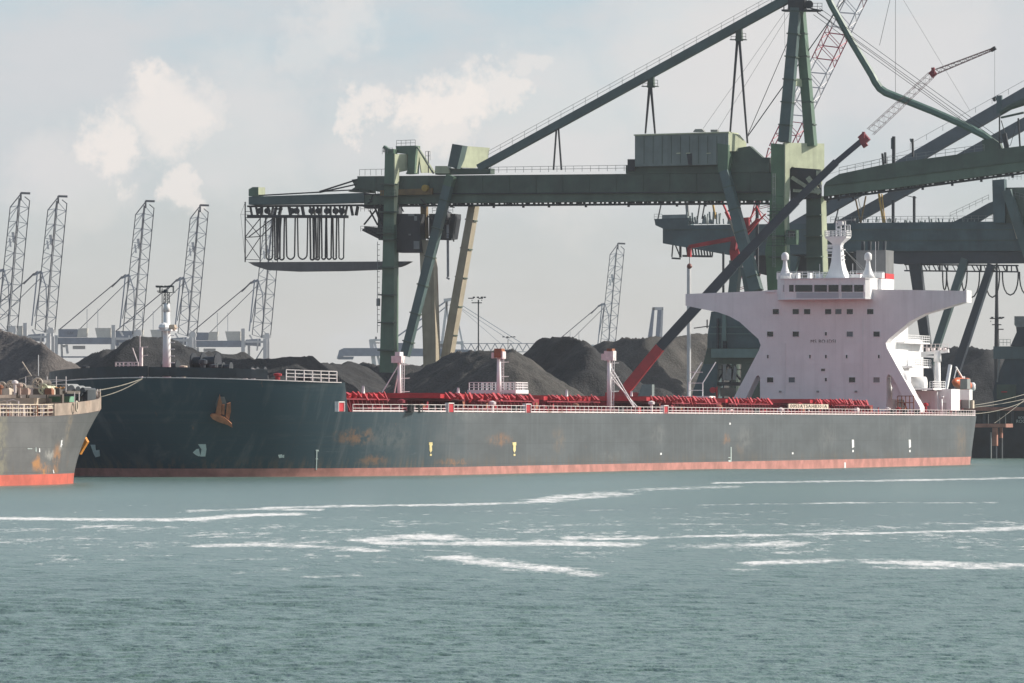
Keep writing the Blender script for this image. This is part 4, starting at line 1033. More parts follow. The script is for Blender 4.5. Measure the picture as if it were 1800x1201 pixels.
while x < 640:
    w = random.choice([3, 4, 6, 8]); cr.bar(x, 363, x+random.choice([-3,0,3]), 379, w*.45, .7, random.choice([-.4, .4])); x += w+random.choice([3,4,6])
ft = cr.part('festoon_track', G_black)
for x in (457, 470, 513, 521, 548, 560, 575, 590, 601):
    p = fr.g(x, 371, .6); cr.b.tube(p-fr.n*.3, p+fr.n*.3, .55, n=10)
cr.part('trolley_wheel', G_black, ft)
def loop(x0, x1, yb, w, off):
    r = (x1-x0)/2; cx = (x0+x1)/2; pts = [(x0, 383), (x0+.3, 400), (x0+.6, 420), (x0+1, yb-r*1.5)]+[(cx-r*.92*math.cos(t), yb-r*1.2+r*1.2*math.sin(t)) for t in (.4, .8, 1.2, 1.57, 1.94, 2.34, 2.74)]+[(x1-1, yb-r*1.5), (x1-.6, 420), (x1-.3, 400), (x1, 383)]
    cr.path(pts, w, off); cr.part('festoon_cable', G_black)
for x0, x1, yb, w in ((467,480,457,3),(482.5,489,457,3.4),(486,493,455,3.2),(491,500,457,3.2),(503,519,456,3),(523,541,456,2.8),(545,553,457,3.6),(550,559,456,2.6),(555,562,457,3.2),(565,573,456,3.2),(574,583,456,3),(585,592,456,3.2),(595,605,456,2.6)):
    loop(x0, x1, yb, w, random.uniform(-.5, .5))
# lattice frame at the rear tip and the hanging platform
for a in ((431,355,431,461,1.8),(457.5,383,457.5,461,1.3),(431,383,457.5,383,1.3),(431,417.5,457.5,416,1.4),(431,456,457.5,457,1),(431,384,457.5,416,1),(457.5,384,431,417,1.2),(431,418,457.5,456,.9),(457.5,417,431,456,.9),(432,372,440,372,1)): cr.bar(*a, .18, .4)
cr.bar(437, 417, 480, 384, 1.4, .2, -.3).bar(457.5, 417, 480, 396, 1.2, .2, -.3); lf = cr.part('lattice_end_frame', G_black)
cr.tube(431, 356, 423, 377, .5, .4).tube(423, 377, 431, 456, .5, .4).tube(423, 377, 437, 377, .5, .4); cr.part('stay_wire', G_black, lf)
cr.poly([(436,461),(720,459.5),(708,466),(700,469),(670,474),(600,476.5),(520,477.5),(470,475),(446,467)], 1.8, .9); cr.part('hanging_platform', mat('platform_grey', (.13,.125,.13), .6, .2, .3, streak=.3))
# land-side tower
cr.poly([(676.5,272),(693.5,270),(692,655),(667,655),(672,470)], 2.2, 3.2); cr.poly([(676.5,262),(692,262),(692,271),(676.5,273)], 1.8, 3.0); cr.part('leg', G_leg)
cr.pang([(694,271),(716.5,271),(716.5,300),(702,303),(701,330),(695.5,395),(694,395)], .3, 3.4); cr.part('side_plate', G_pale_lit)  # added plate, stands in for a sunlit face
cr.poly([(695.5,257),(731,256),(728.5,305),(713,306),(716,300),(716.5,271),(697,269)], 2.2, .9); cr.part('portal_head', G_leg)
cr.pang([(731,256),(735,257),(766,304),(741,304),(737,275),(733,304),(728.8,304)], .3, .5); cr.part('gusset_plate', G_pale_lit)  # added plate, stands in for a sunlit face
cr.bar(733, 258, 762, 305, 2.0, .5, .6); cr.part('brace', G_dark)
cr.rail(672, 271, 690, 270, 1.0, .8, 3.2).rail(697, 257, 730, 256, 1.0, 1.0, .8).rail(748, 282, 756, 282, 1.6, .6, .5); cr.part('tower_railing', G_rail)
cr.bar(675, 268, 675, 259, 1.2, .2, 3).bar(753, 266, 753, 304, 1.2, .2, .3); cr.part('light_post', G_black)
cr.bar(675.5, 258, 688, 268, 5, 1.0, 2.6); cr.part('winch_box', G_leg)
cr.poly([(765,292),(785,292),(790,299),(790,305),(764,305)], 2, 1.6); cr.part('machine_box', G_pale_lit)
cr.poly([(765,296),(862,296),(862,305.5),(765,307)], 2.2, 1.2); cr.part('saddle', G_dark)
cr.poly([(795,253),(813,256),(803,297),(787,292)], 2.6, 2.9); cr.part('counterweight', G_blue)
cr.pang([(806,256),(861,260),(856,287),(835,295.5),(806,294.5)], .6, 1.6); cr.part('counterweight', G_pale_lit)  # added plate, lit face of the counterweight
# splayed land-side legs
cr.bar(794, 309, 788, 327, 15, 1.7, 3.0); cr.part('leg_head', G_leg)
cr.bar(788, 327, 712, 626, 15.5, 1.5, 3.0, 6.0, w2=14); cr.part('leg', G_blue)
cr.bar(745, 326, 747, 420, 11, 1.0, -1.0); cr.part('leg', G_brown)
cr.poly([(737,421),(754,422),(762,470),(766,600),(766,690),(745,690),(743,600)], 2.1, 1.0); cr.part('leg', G_tan)
cr.bar(833, 362, 780, 664, 13, 2.2, -2.5, -3, w2=17); cr.part('leg', G_tan)
cr.bar(780, 664, 776, 690, 11, 1.4, -2.5); cr.poly([(738,668),(772,655),(790,690),(738,692)], 2, -1); cr.part('leg_foot', G_dark)
# trolley, cabin and machinery beneath the girder
cr.poly([(640,343),(700,343),(700,420),(672,419),(640,404),(640,398),(664,400),(664,366),(640,366)], 2, -.4); cr.part('trolley_frame', G_black)
cr.poly([(696,376),(738,376),(738,420),(740,444),(697,444)], 3, 2.0); tr = cr.part('operator_cabin', G_black)
for x0, x1, y0, y1, m in ((727,737,424,438,G_glass if False else G_rail),(717,728,376,380,G_rail),(728,733,380,388,G_rail),(718,722,411,414,G_rail)):
    cr.poly([(x0,y0),(x1,y0),(x1,y1),(x0,y1)], .1, 2.12); cr.part('window', m, tr)
cr.poly([(754,376),(800,376),(800,384),(794,420),(780,422),(754,415)], 3, -1.2); cr.part('trolley_frame', G_black)
p = fr.g(781, 383, -1); cr.b.tube(p-fr.n*1.5, p+fr.n*1.8, 1.25, n=20); cr.part('cable_drum', G_black)
cr.poly([(668,334),(760,331),(760,342),(668,344)], .5, 2.6); cr.part('machinery_platform', G_brown)
p = fr.g(748, 331, 2.8); cr.b.tube(p-fr.n*.4, p+fr.n*.5, .6, n=16); cr.part('sheave', mat('yellow_sheave', (.42,.27,.04), .5, .3, .8, rust=.3))
for a in ((760,375,796,374),(782,393,798,393),(782,420,796,420),(634,372,668,372),(634,407,664,408)): cr.rail(*a, .95, .8, 2.2)
cr.bar(634, 362, 668, 366, 2, .5, .5).bar(640, 404, 672, 420, 4, 1.6, 0).bar(640, 395, 660, 370, 2, .4, .5).bar(650, 370, 664, 396, 2, .4, .5).bar(658, 362, 676, 410, 2.5, .4, 1).bar(754, 420, 796, 421, 3, 1.5, 1)
for k in range(26):
    x = random.uniform(636, 800); y = random.uniform(350, 415); cr.bar(x, y, x+random.uniform(-9, 9), y+random.uniform(-14, 14), 1.6, .3, random.uniform(1.4, 2.4))
cr.part('walkway', G_black)
cr.bar(787, 395, 787.5, 487, 4.2, .12, -.5); cr.bar(785, 488, 790, 491, 3, .15, -.5); cr.part('hanging_ladder', mat('pale_hose', (.36,.37,.39), .7, .2, 1))
for k in range(16): cr.bar(664, 490+k*9.5-60, 667.5, 490+k*9.5-60, 1, .1, 3.3)
cr.bar(663.5, 425, 663.5, 585, .8, .1, 3.3).part('leg_ladder', G_rail); cr.bar(665, 525, 665, 538, 5, .6, 3.6); cr.part('junction_box', G_rail)
# back stay from apex to the counterweight, with its hangers
cr.bar(842, 296, 1392, -6, 13, 1.3, .6, w2=15); bs = cr.part('back_stay', G_blue)
cr.rail(858, 278, 1378, -8, 1.2, 2.6, .7, r=.03, bars=2); cr.part('stay_railing', G_rail, bs)
for (xt, yt, s_, yb, xb) in ((980, 222, 5, 299, 7), (1143, 152, 4, 235, 8.5), (1298, 70, 6, 252, 16)):
    cr.bar(xt-s_*.3, yt, xt-xb, yb, 2.4 if xt < 1000 else 4.2, .3, .8, w2=2.4); cr.bar(xt+s_*.3, yt, xt+xb, yb, 2.4 if xt < 1000 else 4.2, .3, .8, w2=2.6)
    cr.part('stay_hanger', G_black)
    if xt > 1000:
        cr.poly([(xt-4, yt-18), (xt+5, yt-20), (xt+6, yt+2), (xt-6, yt+2)], .8, 1.1); cr.bar(xt-14, yt, xt+14, yt, 1.6, .8, .8); cr.rail(xt-13, yt, xt+13, yt, 1.1, .8, 1.2, bars=2); cr.part('hanger_platform', G_dark)
# machine house
cr.poly([(1116,238),(1280,233),(1280,289),(1116,293)], 5.2, 3.4); mh = cr.part('machine_house', mat('house_grey_green', (.17,.21,.20), .55, .2, .2, streak=.4))
cr.poly([(1114,236.5),(1281,231.5),(1281,233.5),(1114,238.8)], 5.6, 3.6); cr.part('roof', G_pale_lit, mh)
cr.pang([(1280.5,233),(1300,237),(1312,251),(1312,266),(1280.5,266)], .3, 3.2); cr.part('machine_house_annex', G_pale_lit)  # added plate, stands in for a sunlit face
cr.poly([(1103,280),(1115.6,280),(1115.6,300),(1103,300)], 3, 2.5); cr.part('control_box', G_black)
for a in ((1218,227,1238,232),): cr.poly([(a[0],a[3]),(a[0]+4,a[1]),(a[2]-4,a[1]),(a[2],a[3])], 1, 1)
cr.poly([(1249,228),(1261,228),(1261,231.6),(1249,231.8)], 1, 1); cr.part('roof_vent', G_rail, mh)
for x in (1189, 1206, 1242): cr.poly([(x,269),(x+7,268.5),(x+7,270),(x,270.5)], .1, 3.5)
cr.part('vent_slot', G_pale_lit, mh); cr.poly([(1207,270),(1216,270),(1216,290),(1210,290)], .12, 3.5); cr.part('door', G_black, mh)
for x in range(1132, 1280, 16): cr.bar(x, 239, x, 288, .5, .06, 3.46)
cr.part('panel_seam', G_dark, mh)
cr.poly([(1285,262),(1318,257),(1340,277),(1352,277),(1352,300),(1262,300),(1262,255),(1280,255)], 1.5, 1.0); cr.part('machinery_frame', G_dark)
for k in range(7): cr.poly([(1286+k*7,288),(1290+k*7,288),(1290+k*7,294),(1286+k*7,294)], .1, 1.12)
cr.part('light_opening', G_leg)
cr.poly([(1261,252),(1280,255),(1279,303),(1262,303)], 2.8, 3.8); cr.part('support_head', G_leg)
cr.poly([(1100,291),(1352,287),(1352,303),(1100,305.5)], 3.6, 1.9); cr.part('house_base', G_dark)
# forward diagonal leg
cr.bar(1274, 302, 1330, 512, 15, 1.8, 3.4, 7, w2=21); cr.part('leg', G_blue); cr.bar(1284.5, 388, 1327, 506, 2.6, 1.2, 3.0, 6.6, w2=5); cr.part('leg_edge', G_tan)
cr.bar(1312, 470, 1338, 620, 17, 1.8, 5).part('leg', G_blue); cr.bar(1296, 460, 1276, 640, 15, 2, 4).part('leg', G_blue)
# water-side pylon
cr.poly([(1355,252),(1380,254),(1380,300),(1378,345),(1356,348)], 3.4, 3.0); cr.part('portal_head', mat('deep_green_crane_paint', (.085,.175,.095), .5, .25, .25, streak=.4, rust=.15))
cr.pang([(1380.3,251),(1449,252.5),(1449,300),(1437,300),(1437,345),(1428,345),(1414,300),(1392,293),(1388,298),(1388,350),(1380.3,350)], .8, 3.2, 1.2); cr.part('portal_crossbeam', G_pale_lit)  # added plate, lit face of the crossbeam
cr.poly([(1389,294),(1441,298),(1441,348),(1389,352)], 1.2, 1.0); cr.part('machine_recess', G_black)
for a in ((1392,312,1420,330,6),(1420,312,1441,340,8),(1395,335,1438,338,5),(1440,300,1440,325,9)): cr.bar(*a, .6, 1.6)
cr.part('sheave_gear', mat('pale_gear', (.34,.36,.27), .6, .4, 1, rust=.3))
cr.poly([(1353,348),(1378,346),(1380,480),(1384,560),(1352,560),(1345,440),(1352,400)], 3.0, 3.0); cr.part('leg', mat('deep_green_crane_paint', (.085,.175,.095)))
cr.pang([(1378.5,346),(1387,346),(1384,400),(1382,478),(1380,478)], .2, 3.0); cr.part('leg_edge', G_pale_lit)  # added plate, lit face of the leg
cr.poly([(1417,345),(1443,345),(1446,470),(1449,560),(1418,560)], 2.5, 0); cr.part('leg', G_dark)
cr.pang([(1443.3,345),(1452,345),(1456,478),(1446.5,478)], .2, .1); cr.part('leg_edge', G_pale_lit)  # added plate, lit face of the leg
cr.poly([(1382,404),(1400,404),(1400,430),(1380,430)], 1.5, 3.4); cr.part('operator_cabin', G_leg); cr.poly([(1385,406),(1397,406),(1397,416),(1385,416)], .1, 3.5); cr.part('window', M_glass)
cr.rail(1381, 421, 1402, 421, 1, .7, 3.6).part('cabin_railing', G_rail)
for (x0, y0, x1, y1, w, o0, o1, n_) in ((684,300,680,640,27,3.3,3.3,7),(788,327,712,626,16,3.05,6.05,6),(833,362,780,664,16,-2.4,-2.9,6),(1366,360,1368,470,28,3.1,3.1,3),(1430,360,1432,470,28,.1,.1,3),(1379,240,1401,0,20,2.5,.7,6),(1426,240,1403,0,17,-2.3,-.3,6),(1274,310,1330,505,18,3.5,7,5)):
    for i in range(n_):
        u = (i+.5)/n_; cx_, cy_ = x0+(x1-x0)*u, y0+(y1-y0)*u; L_ = math.hypot(x1-x0, y1-y0); tx, ty = (x1-x0)/L_*1.1, (y1-y0)/L_*1.1
        cr.bar(cx_-tx, cy_-ty, cx_+tx, cy_+ty, w+1.6, 2.2 if w > 20 else 1.9, o0+(o1-o0)*u); cr.part('splice_flange', G_dark)
for k in range(15): cr.bar(1359, 310+k*11, 1362, 310+k*11, .8, .1, 4.8)
cr.bar(1358.6, 305, 1358.6, 470, .7, .1, 4.8).bar(1362.4, 305, 1362.4, 470, .7, .1, 4.8); cr.part('leg_ladder', G_rail)
for y_ in (372, 432): cr.rail(1350, y_, 1382, y_, 1.1, .8, 4.9).bar(1350, y_, 1382, y_, 1.4, 1.2, 4.6); cr.part('landing', G_dark)
for y_ in (345, 410): cr.bar(664, y_, 696, y_, 1.4, 1.4, 3.9).rail(664, y_, 696, y_, 1.1, .8, 4.4); cr.part('landing', G_dark)
# A-frame up to the apex (above the picture)
cr.bar(1379, 250, 1403, -30, 20, 1.6, 2.4, .5, w2=16); cr.part('pylon_leg', G_blue)
cr.bar(1426, 257, 1402, -30, 17, 2.0, -2.4, -.5, w2=15); cr.part('pylon_leg', G_leg)
cr.pang([(1389,137),(1420,140),(1422,154),(1391,150)], .4, 2.0); cr.part('pylon_tie', G_pale_lit)  # added plate, stands in for a sunlit face
cr.poly([(1385,-40),(1414,-40),(1414,18),(1385,18)], 1.6, 1.6); cr.part('apex_head', G_black)
cr.bar(1377, 19, 1440, 19, 3, 2.2, .5).bar(1378, 19, 1378, 8, 1.4, .2, 1).bar(1425, 15, 1446, 19, 2, .5, 1); cr.b.tube(fr.g(1422, 8, .4), fr.g(1422, 8, 1.8), .75, n=14); cr.rail(1412, 17, 1445, 17, 1.1, .8, 1.6); cr.part('apex_platform', G_black)
# forestay: bent pipe down to the boom
cr.path([(1447,-22),(1462,10),(1497,73),(1533,133),(1539,145),(1547,156),(1557,163),(1570,168),(1640,196),(1690,218),(1730,238),(1748,252)], [11,12,13,13.5,14,14,14,13.5,13,13,13,13], .4); cr.part('forestay', mat('stay_green', (.08,.15,.125), .5, .2, .3))
for a in ((1436,22,1745,249),(1432,18,1760,252),(1440,14,1775,256),(1430,26,1738,246)): cr.tube(*a, .9, .9)
cr.tube(1395, 50, 1312, 243, 1.2, -.4).tube(1388, 10, 1236, 226, .5, .3).tube(1392, 16, 1262, 228, .5, .3).tube(1379, 22, 1380, 92, .5, 1.2)
cr.tube(1484, 0, 1312, 243, 1.8, -2.5, -.5); cr.part('hoist_rope', G_black)
# luffing boom over the water
cr.poly([(1452,320),(1475,306),(1560,288),(1740,264),(1900,243),(1900,270),(1740,291),(1560,314),(1448,327)], 3.0, 1.5); bm_ = cr.part('boom', G_dark)
cr.poly([(1448,327.5),(1560,314.5),(1740,291.5),(1900,270.5),(1900,286),(1740,308),(1560,332),(1448,345)], 2.4, 1.2); cr.part('lower_boom', mat('mid_green_girder', (.095,.145,.11)))
cr.bar(1450, 351.5, 1900, 291, 3.2, .8, 0); r2 = cr.part('running_rail', G_black); x = 1452
while x < 1890:
    w = random.choice([2.2, 3.5, 5, 8]); y = 345-(x-1450)*.1345; cr.bar(x, y+.3, x, y+5, w, .5, 0); x += w/2+random.choice([4, 6, 9])
for x in (1455, 1475, 1500, 1622, 1674, 1725, 1780): y = 351-(x-1450)*.1345; cr.bar(x, y, x, y+6, 3.4, .5, 0)
cr.part('hanger', G_black, r2)
cr.rail(1475, 306, 1560, 288, 1.1, 1.4, 1.4).rail(1560, 288, 1730, 265.5, 1.1, 1.8, 1.4); cr.part('walkway_railing', G_rail)
for a in ((1551,270,1553,290,3),(1556,268,1557,288,3),(1604,244,1605,276,3),(1733,248,1735,262,6),(1765,235,1770,262,8),(1571,240,1571,287,5)): cr.bar(*a, .5, .8)
cr.part('boom_bracket', G_black)
cr.poly([(1726,246),(1745,243),(1757,252),(1762,264),(1728,268)], 1.5, 1.1); cr.part('stay_anchor', G_dark)
cr.tube(1757, 205, 1757, 262, 2.6, 1).tube(1790, 208, 1793, 258, 3.2, 1).tube(1789, 212, 1776, 256, 1, 1).tube(1760, 212, 1773, 258, 1.6, 1); cr.part('guide_post', G_black)
cr.path([(1758,199),(1772,190),(1800,179),(1880,150)], [7,10,14,16], 1.2); cr.bar(1760, 207, 1800, 198, 3, .8, 1.2); cr.part('stay_saddle', G_dark)
# dark thin mast behind the pylon
mb = MB(); f2 = Frame((45, 1010), PT); mb.bar(f2.g(1331, 742), f2.g(1331, 352), .5, .5, f2.n); one(mb, 'steel_mast', G_black, 'thin black vertical pole rising between the red crane arm and the green pylon', 'pole')

# ---------------- second unloader, teal, further along the quay
f2 = Frame((70, 1110), PT); bs2 = f2.g(1640, 742); bs2.z = GZ
c2 = Crane(thing('bridge_crane', 'dark teal bridge unloader behind the bridge house with cable loops at the right', 'crane', tuple(bs2)), f2)
c2.poly([(1150,385),(1210,383),(1210,396),(1500,392),(1900,388),(1900,441),(1500,442),(1420,447),(1290,450),(1165,428),(1165,402),(1152,396)], 3.5, 1.7); c2.part('boom', G_teal)
c2.bar(1166, 404, 1900, 404, 1.2, .2, 1.75).bar(1300, 424, 1900, 422, 1.4, .2, 1.75); c2.part('flange', G_dark)
c2.poly([(1500,442.5),(1900,441.5),(1900,462),(1575,464),(1560,462),(1548,452),(1500,452)], 3, 1.0); c2.part('under_girder', G_navy)
c2.poly([(1330,446),(1560,443),(1560,470),(1500,492),(1380,492),(1330,480)], 2, -3); c2.part('machinery_block', G_black)
c2.poly([(1164,378),(1205,377),(1205,394),(1164,394)], 2.6, 1); c2.part('winch_house', G_grey)
c2.rail(1150, 386, 1164, 386, 1.1, .8, 1.2).rail(1460, 391, 1745, 389, 1.1, 1.5, 1.2); c2.part('walkway_railing', G_rail)
random.seed(12)
for k in range(40): x = random.uniform(1206, 1290); y = random.uniform(372, 394); c2.bar(x, 394, x+random.uniform(-3, 3), y, random.uniform(1, 3), .3, random.uniform(-.5, .8))
for k in range(46): x = random.uniform(1460, 1720); y = random.uniform(381, 390); c2.bar(x, 391, x+random.uniform(-2, 2), y, random.uniform(1, 2.6), .3, random.uniform(-.5, .8))
c2.part('deck_gear', G_grey)
for a in ((1183,428,1181,452,1.5),(1186,428,1196,452,1.5),(1181,454,1196,455,3),(1196,428,1196,453,3.5),(1200,450,1252,451,3.5),(1253,428,1252,451,1.6)): c2.bar(*a, .4, .5)
for k in range(9): c2.bar(1206+k*5, 430, 1209+k*5, 450, 2.2, .3, .5)
c2.part('cab_frame', G_black)
for a in ((1590,476,1790,478),(1590,465,1790,467)): c2.bar(*a, 2.4, .6, .3)
x = 1592
while x < 1790: c2.bar(x, 466, x+random.choice([0,3,6]), 477, random.choice([1,1.6,3]), .3, .3); x += random.choice([4,6,8])
c2.part('festoon_track', G_black)
for x0, x1, yb in ((1657,1664,510),(1664,1700,524),(1690,1722,524),(1732,1757,523),(1762,1790,519),(1792,1830,522)):
    cx, r = (x0+x1)/2, (x1-x0)/2; pts = [(x0,478)]+[(cx-r*math.cos(t)*(1-.08*math.sin(t)), 478+(yb-478)*math.sin(t)**.65) for t in (.15,.4,.7,1.1,1.57,2.04,2.44,2.74,2.99)]+[(x1,478)]
    c2.path(pts, 2.6, .3); c2.part('festoon_cable', G_black)
for a, m, w, w2 in (((1609,464,1640,690), M_navy, 21, 13), ((1697,455,1636,640), G_blue, 13, 12), ((1743,465,1668,690), G_navy, 12, 15), ((1398,450,1370,560), G_blue, 16, 16)):
    c2.bar(*a, w, 1.6, 1.0, w2=w2); c2.part('leg', m)
# twin inclined stays and lower continuation
for a in ((1366,418,1900,109,21),(1400,440,1900,163,19)):
    c2.bar(*a, 1.6, .4 if a[0] < 1390 else -2); c2.part('inclined_stay', mat('stay_blue_grey', (.085,.115,.14), .5, .2, .2, streak=.3))
c2.rail(1600, 262, 1860, 118, 1.1, 4, .8, bars=1).part('stay_railing', G_rail)
c2.bar(1757, 168, 1757, 200, 9, .8, 1).bar(1752, 172, 1746, 176, 7, .6, 1).tube(1570, 243, 1570, 262, 8, .5).tube(1600, 244, 1602, 250, 3, .5); c2.part('stay_bracket', G_teal)
for a in ((1570,352,1570,392,4.5),(1607,345,1607,392,4)): c2.bar(*a, .5, .5)
c2.bar(1588, 343, 1611, 348, 1.2, .3, .5); c2.part('mast', G_black)
for a, m in (((1503,346,1513,392,2), G_brown), ((1522,345,1513,392,2), G_brown), ((1508,346,1516,380,1), G_rail), ((1545,341,1553,392,3.4), mat('yellow_post', (.50,.30,.06), .5, .2, 1)), ((1550,341,1556,392,1.6), mat('yellow_post', (.50,.30,.06))),
             ((1252,352,1258,385,3), mat('yellow_post', (.50,.30,.06))), ((1231,352,1226,385,1.5), G_black), ((1240,352,1234,385,1.5), G_black), ((1162,360,1156,388,1.4), G_black), ((1207,355,1209,380,5), G_rail), ((1477,352,1468,392,1.6), G_black)):
    c2.bar(*a, .4, .4); c2.part('strut', m)
c2.poly([(1672,392),(1700,378),(1738,357),(1900,300),(1900,330),(1738,378),(1716,392)], 1.5, .5); c2.part('raised_girder', G_teal); c2.rail(1670, 384, 1738, 352, 1.1, 1.5, 1.0).part('walkway_railing', G_rail)
# tower at the right margin
c2.poly([(1744,317),(1765,315),(1767,372),(1766,392),(1746,392)], 2, 3); c2.part('tower', G_teal)
c2.poly([(1765.3,330),(1900,328),(1900,392),(1766,392)], 2, 2); c2.part('machine_house', G_dark)
c2.bar(1767, 340, 1789, 420, 3, .8, 3.3).part('edge_plate', G_tan); c2.bar(1770, 335, 1815, 470, 16, 1.5, 3.0).part('leg', G_blue)
c2.rail(1745, 316, 1795, 316, 1.2, .9, 3); c2.rail(1770, 345, 1800, 352, 1.2, .9, 2.4); c2.part('walkway_railing', G_rail)

# ---------------- portal hopper behind the bridge house
f3 = Frame((32, 905), PT); b3 = f3.g(1280, 742); b3.z = GZ
c3 = Crane(thing('portal_hopper', 'dark teal portal hopper tower standing behind the left leg of the bridge house', 'hopper', tuple(b3)), f3)
c3.poly([(1250,548),(1300,545),(1345,560),(1345,612),(1243,612),(1244,587)], 4, 2); c3.part('hopper_body', G_teal)
c3.poly([(1243,612.2),(1345,612.2),(1345,640),(1236,640)], 3.6, 1.7); c3.part('hopper_body', G_dark)
c3.poly([(1250,613),(1340,613),(1340,629),(1250,629)], 1.2, 3.2); c3.part('platform_beam', mat('lighter_teal', (.12,.19,.18), .6, .2, .3, streak=.3))
c3.poly([(1236,640.2),(1262,640.2),(1258,720),(1213,720),(1219,684)], 3.2, 1.6); c3.part('leg', G_teal)
c3.poly([(1303,640.2),(1345,640.2),(1345,720),(1300,720)], 3.2, 1.6); c3.part('leg', G_dark)
c3.poly([(1262,672),(1303,672),(1303,678),(1262,678)], 2.4, 1.2); c3.part('cross_beam', G_black)
for a in ((1262,670,1280,641,2.5),(1280,641,1302,668,2.5),(1270,672,1270,642,1.6),(1292,641,1284,672,1.8),(1262,650,1303,650,1.2)): c3.bar(*a, .5, .6)
c3.part('brace', G_black)
c3.bar(1262, 560, 1262, 613, 3, .5, 2.2).bar(1250, 573, 1220, 577, 1.6, .3, 1).bar(1243, 562, 1243, 577, 1.4, .3, 1).bar(1275, 600, 1275, 620, 6, 1, 2.2); c3.part('bracket', G_black)
c3.bar(1273, 552, 1273, 612, 5, .4, 2.3, w2=9).bar(1250, 575, 1340, 575, 1.2, .2, 2.3).bar(1246, 587, 1340, 587, 1.2, .2, 2.3); c3.part('rib', mat('lighter_teal', (.12,.19,.18)))
p = c3.fr.g(1254, 686, 3); c3.b.tube(p, p+c3.fr.n*.5, .5, n=14); c3.part('red_drum', G_red); c3.bar(1260, 680, 1260, 700, 2.5, .3, 3); c3.part('red_post', G_red)
c3.poly([(1266,682),(1292,682),(1292,697),(1266,697)], .3, 2.3); c3.part('door_panel', mat('olive_shutter', (.12,.12,.10)))
c3.poly([(1271,640.5),(1276,640.5),(1276,668),(1270,668)], .2, 2.0).poly([(1279,648),(1285,648),(1285,669),(1274,669)], .2, 2.0).poly([(1290,642),(1295,648),(1293,668),(1288,668)], .2, 2.0); c3.part('chute', G_rail)
c3.rail(1250, 611, 1340, 611, 1.1, 1.4, 3.2).part('platform_railing', G_teal)

# ---------------- mobile crane
f4 = Frame((20, 868), PT); b4 = f4.g(1090, 742, 0); b4.z = GZ
c4 = Crane(thing('mobile_crane', 'mobile crane with long dark blue telescopic boom, red foot section and lattice fly jib', 'crane', tuple(b4)), f4)
c4.bar(1091, 697, 1104, 680, 13, .6, 0, w2=18); c4.bar(1104, 680, 1160, 611, 19, .6, 0, w2=17.5); c4.part('boom_foot', G_red)
for i, (x0, y0, x1, y1, w) in enumerate(((1160,611,1290,468,24),(1286,472,1400,353,21.5),(1397,356,1470,285,18),(1467,288,1518,245,13.5))):
    c4.bar(x0, y0, x1, y1, w*.72, .5-.08*i, 0); c4.part('boom_section', G_navy)
c4.bar(1514, 248, 1524, 239, 17, .9, 0).bar(1518, 232, 1518, 243, 4, .6, .6).bar(1515, 247, 1522, 258, 9, .6, 0); c4.part('boom_head', mat('dull_dark_red', (.22,.03,.04), .5, .2, 1))
def truss(C, x0, y0, x1, y1, w0, w1, d, n, r, m, name, off=0, parent=None):
    p = C.fr.g(x0, y0, off); q = C.fr.g(x1, y1, off); k = p.y/FP; t = (q-p).normalized(); a = t.cross(C.fr.n).normalized(); nn = C.fr.n
    def c(i, s1, s2): u = i/n; return p.lerp(q, u)+a*(w0+(w1-w0)*u)*k/2*s1+nn*d/2*s2
    for s1, s2 in ((1,1),(1,-1),(-1,1),(-1,-1)): C.b.bar(c(0,s1,s2), c(n,s1,s2), r*2, r*2)
    for i in range(n):
        for s2 in (1, -1): C.b.bar(c(i, 1 if i % 2 else -1, s2), c(i+1, -1 if i % 2 else 1, s2), r*1.1, r*1.1)
        for s1 in (1, -1): C.b.bar(c(i, s1, 1 if i % 2 else -1), c(i+1, s1, -1 if i % 2 else 1), r*1.1, r*1.1)
    C.part(name, m, parent)
truss(c4, 1530, 232, 1582, 184, 14, 13, 1.0, 12, .03, mat('dark_lattice', (.10,.035,.04), .6, .2, 1), 'lattice_jib'); truss(c4, 1582, 184, 1637, 132, 12, 11, 1.0, 12, .03, mat('dark_lattice', (.10,.035,.04), .6, .2, 1), 'lattice_jib')
c4.bar(1636, 133, 1644, 126, 11, .7, 0).bar(1640, 119, 1641, 131, 5, .6, .6); c4.part('jib_joint', mat('dull_dark_red', (.22,.03,.04)))
truss(c4, 1646, 126, 1747, 86, 8, 3, .8, 20, .045, mat('dark_lattice', (.10,.035,.04), .6, .2, 1), 'lattice_jib')
c4.bar(1742, 89, 1750, 84, 6, .6, 0).part('jib_head', G_black); c4.tube(1748.5, 88, 1748.5, 172, .5); c4.bar(1748, 172, 1748, 178, 4, .4, 0); c4.part('hook_line', G_black)
c4.poly([(1064,690),(1120,690),(1124,715),(1060,715)], 3, 1.5); c4.part('superstructure', G_red); c4.poly([(1030,712),(1150,712),(1150,738),(1030,738)], 3, 1.5); c4.part('carrier', G_grey)
for x in (1040, 1058, 1076, 1110, 1128, 1144):
    p = f4.g(x, 738, 1.6); c4.b.tube(p, p+f4.n*.5, .75, n=16)
    c4.part('wheel', M_black)
c4.poly([(1128,676),(1146,676),(1146,700),(1120,700)], 1.2, 1.5); c4.part('outrigger_box', G_grey)

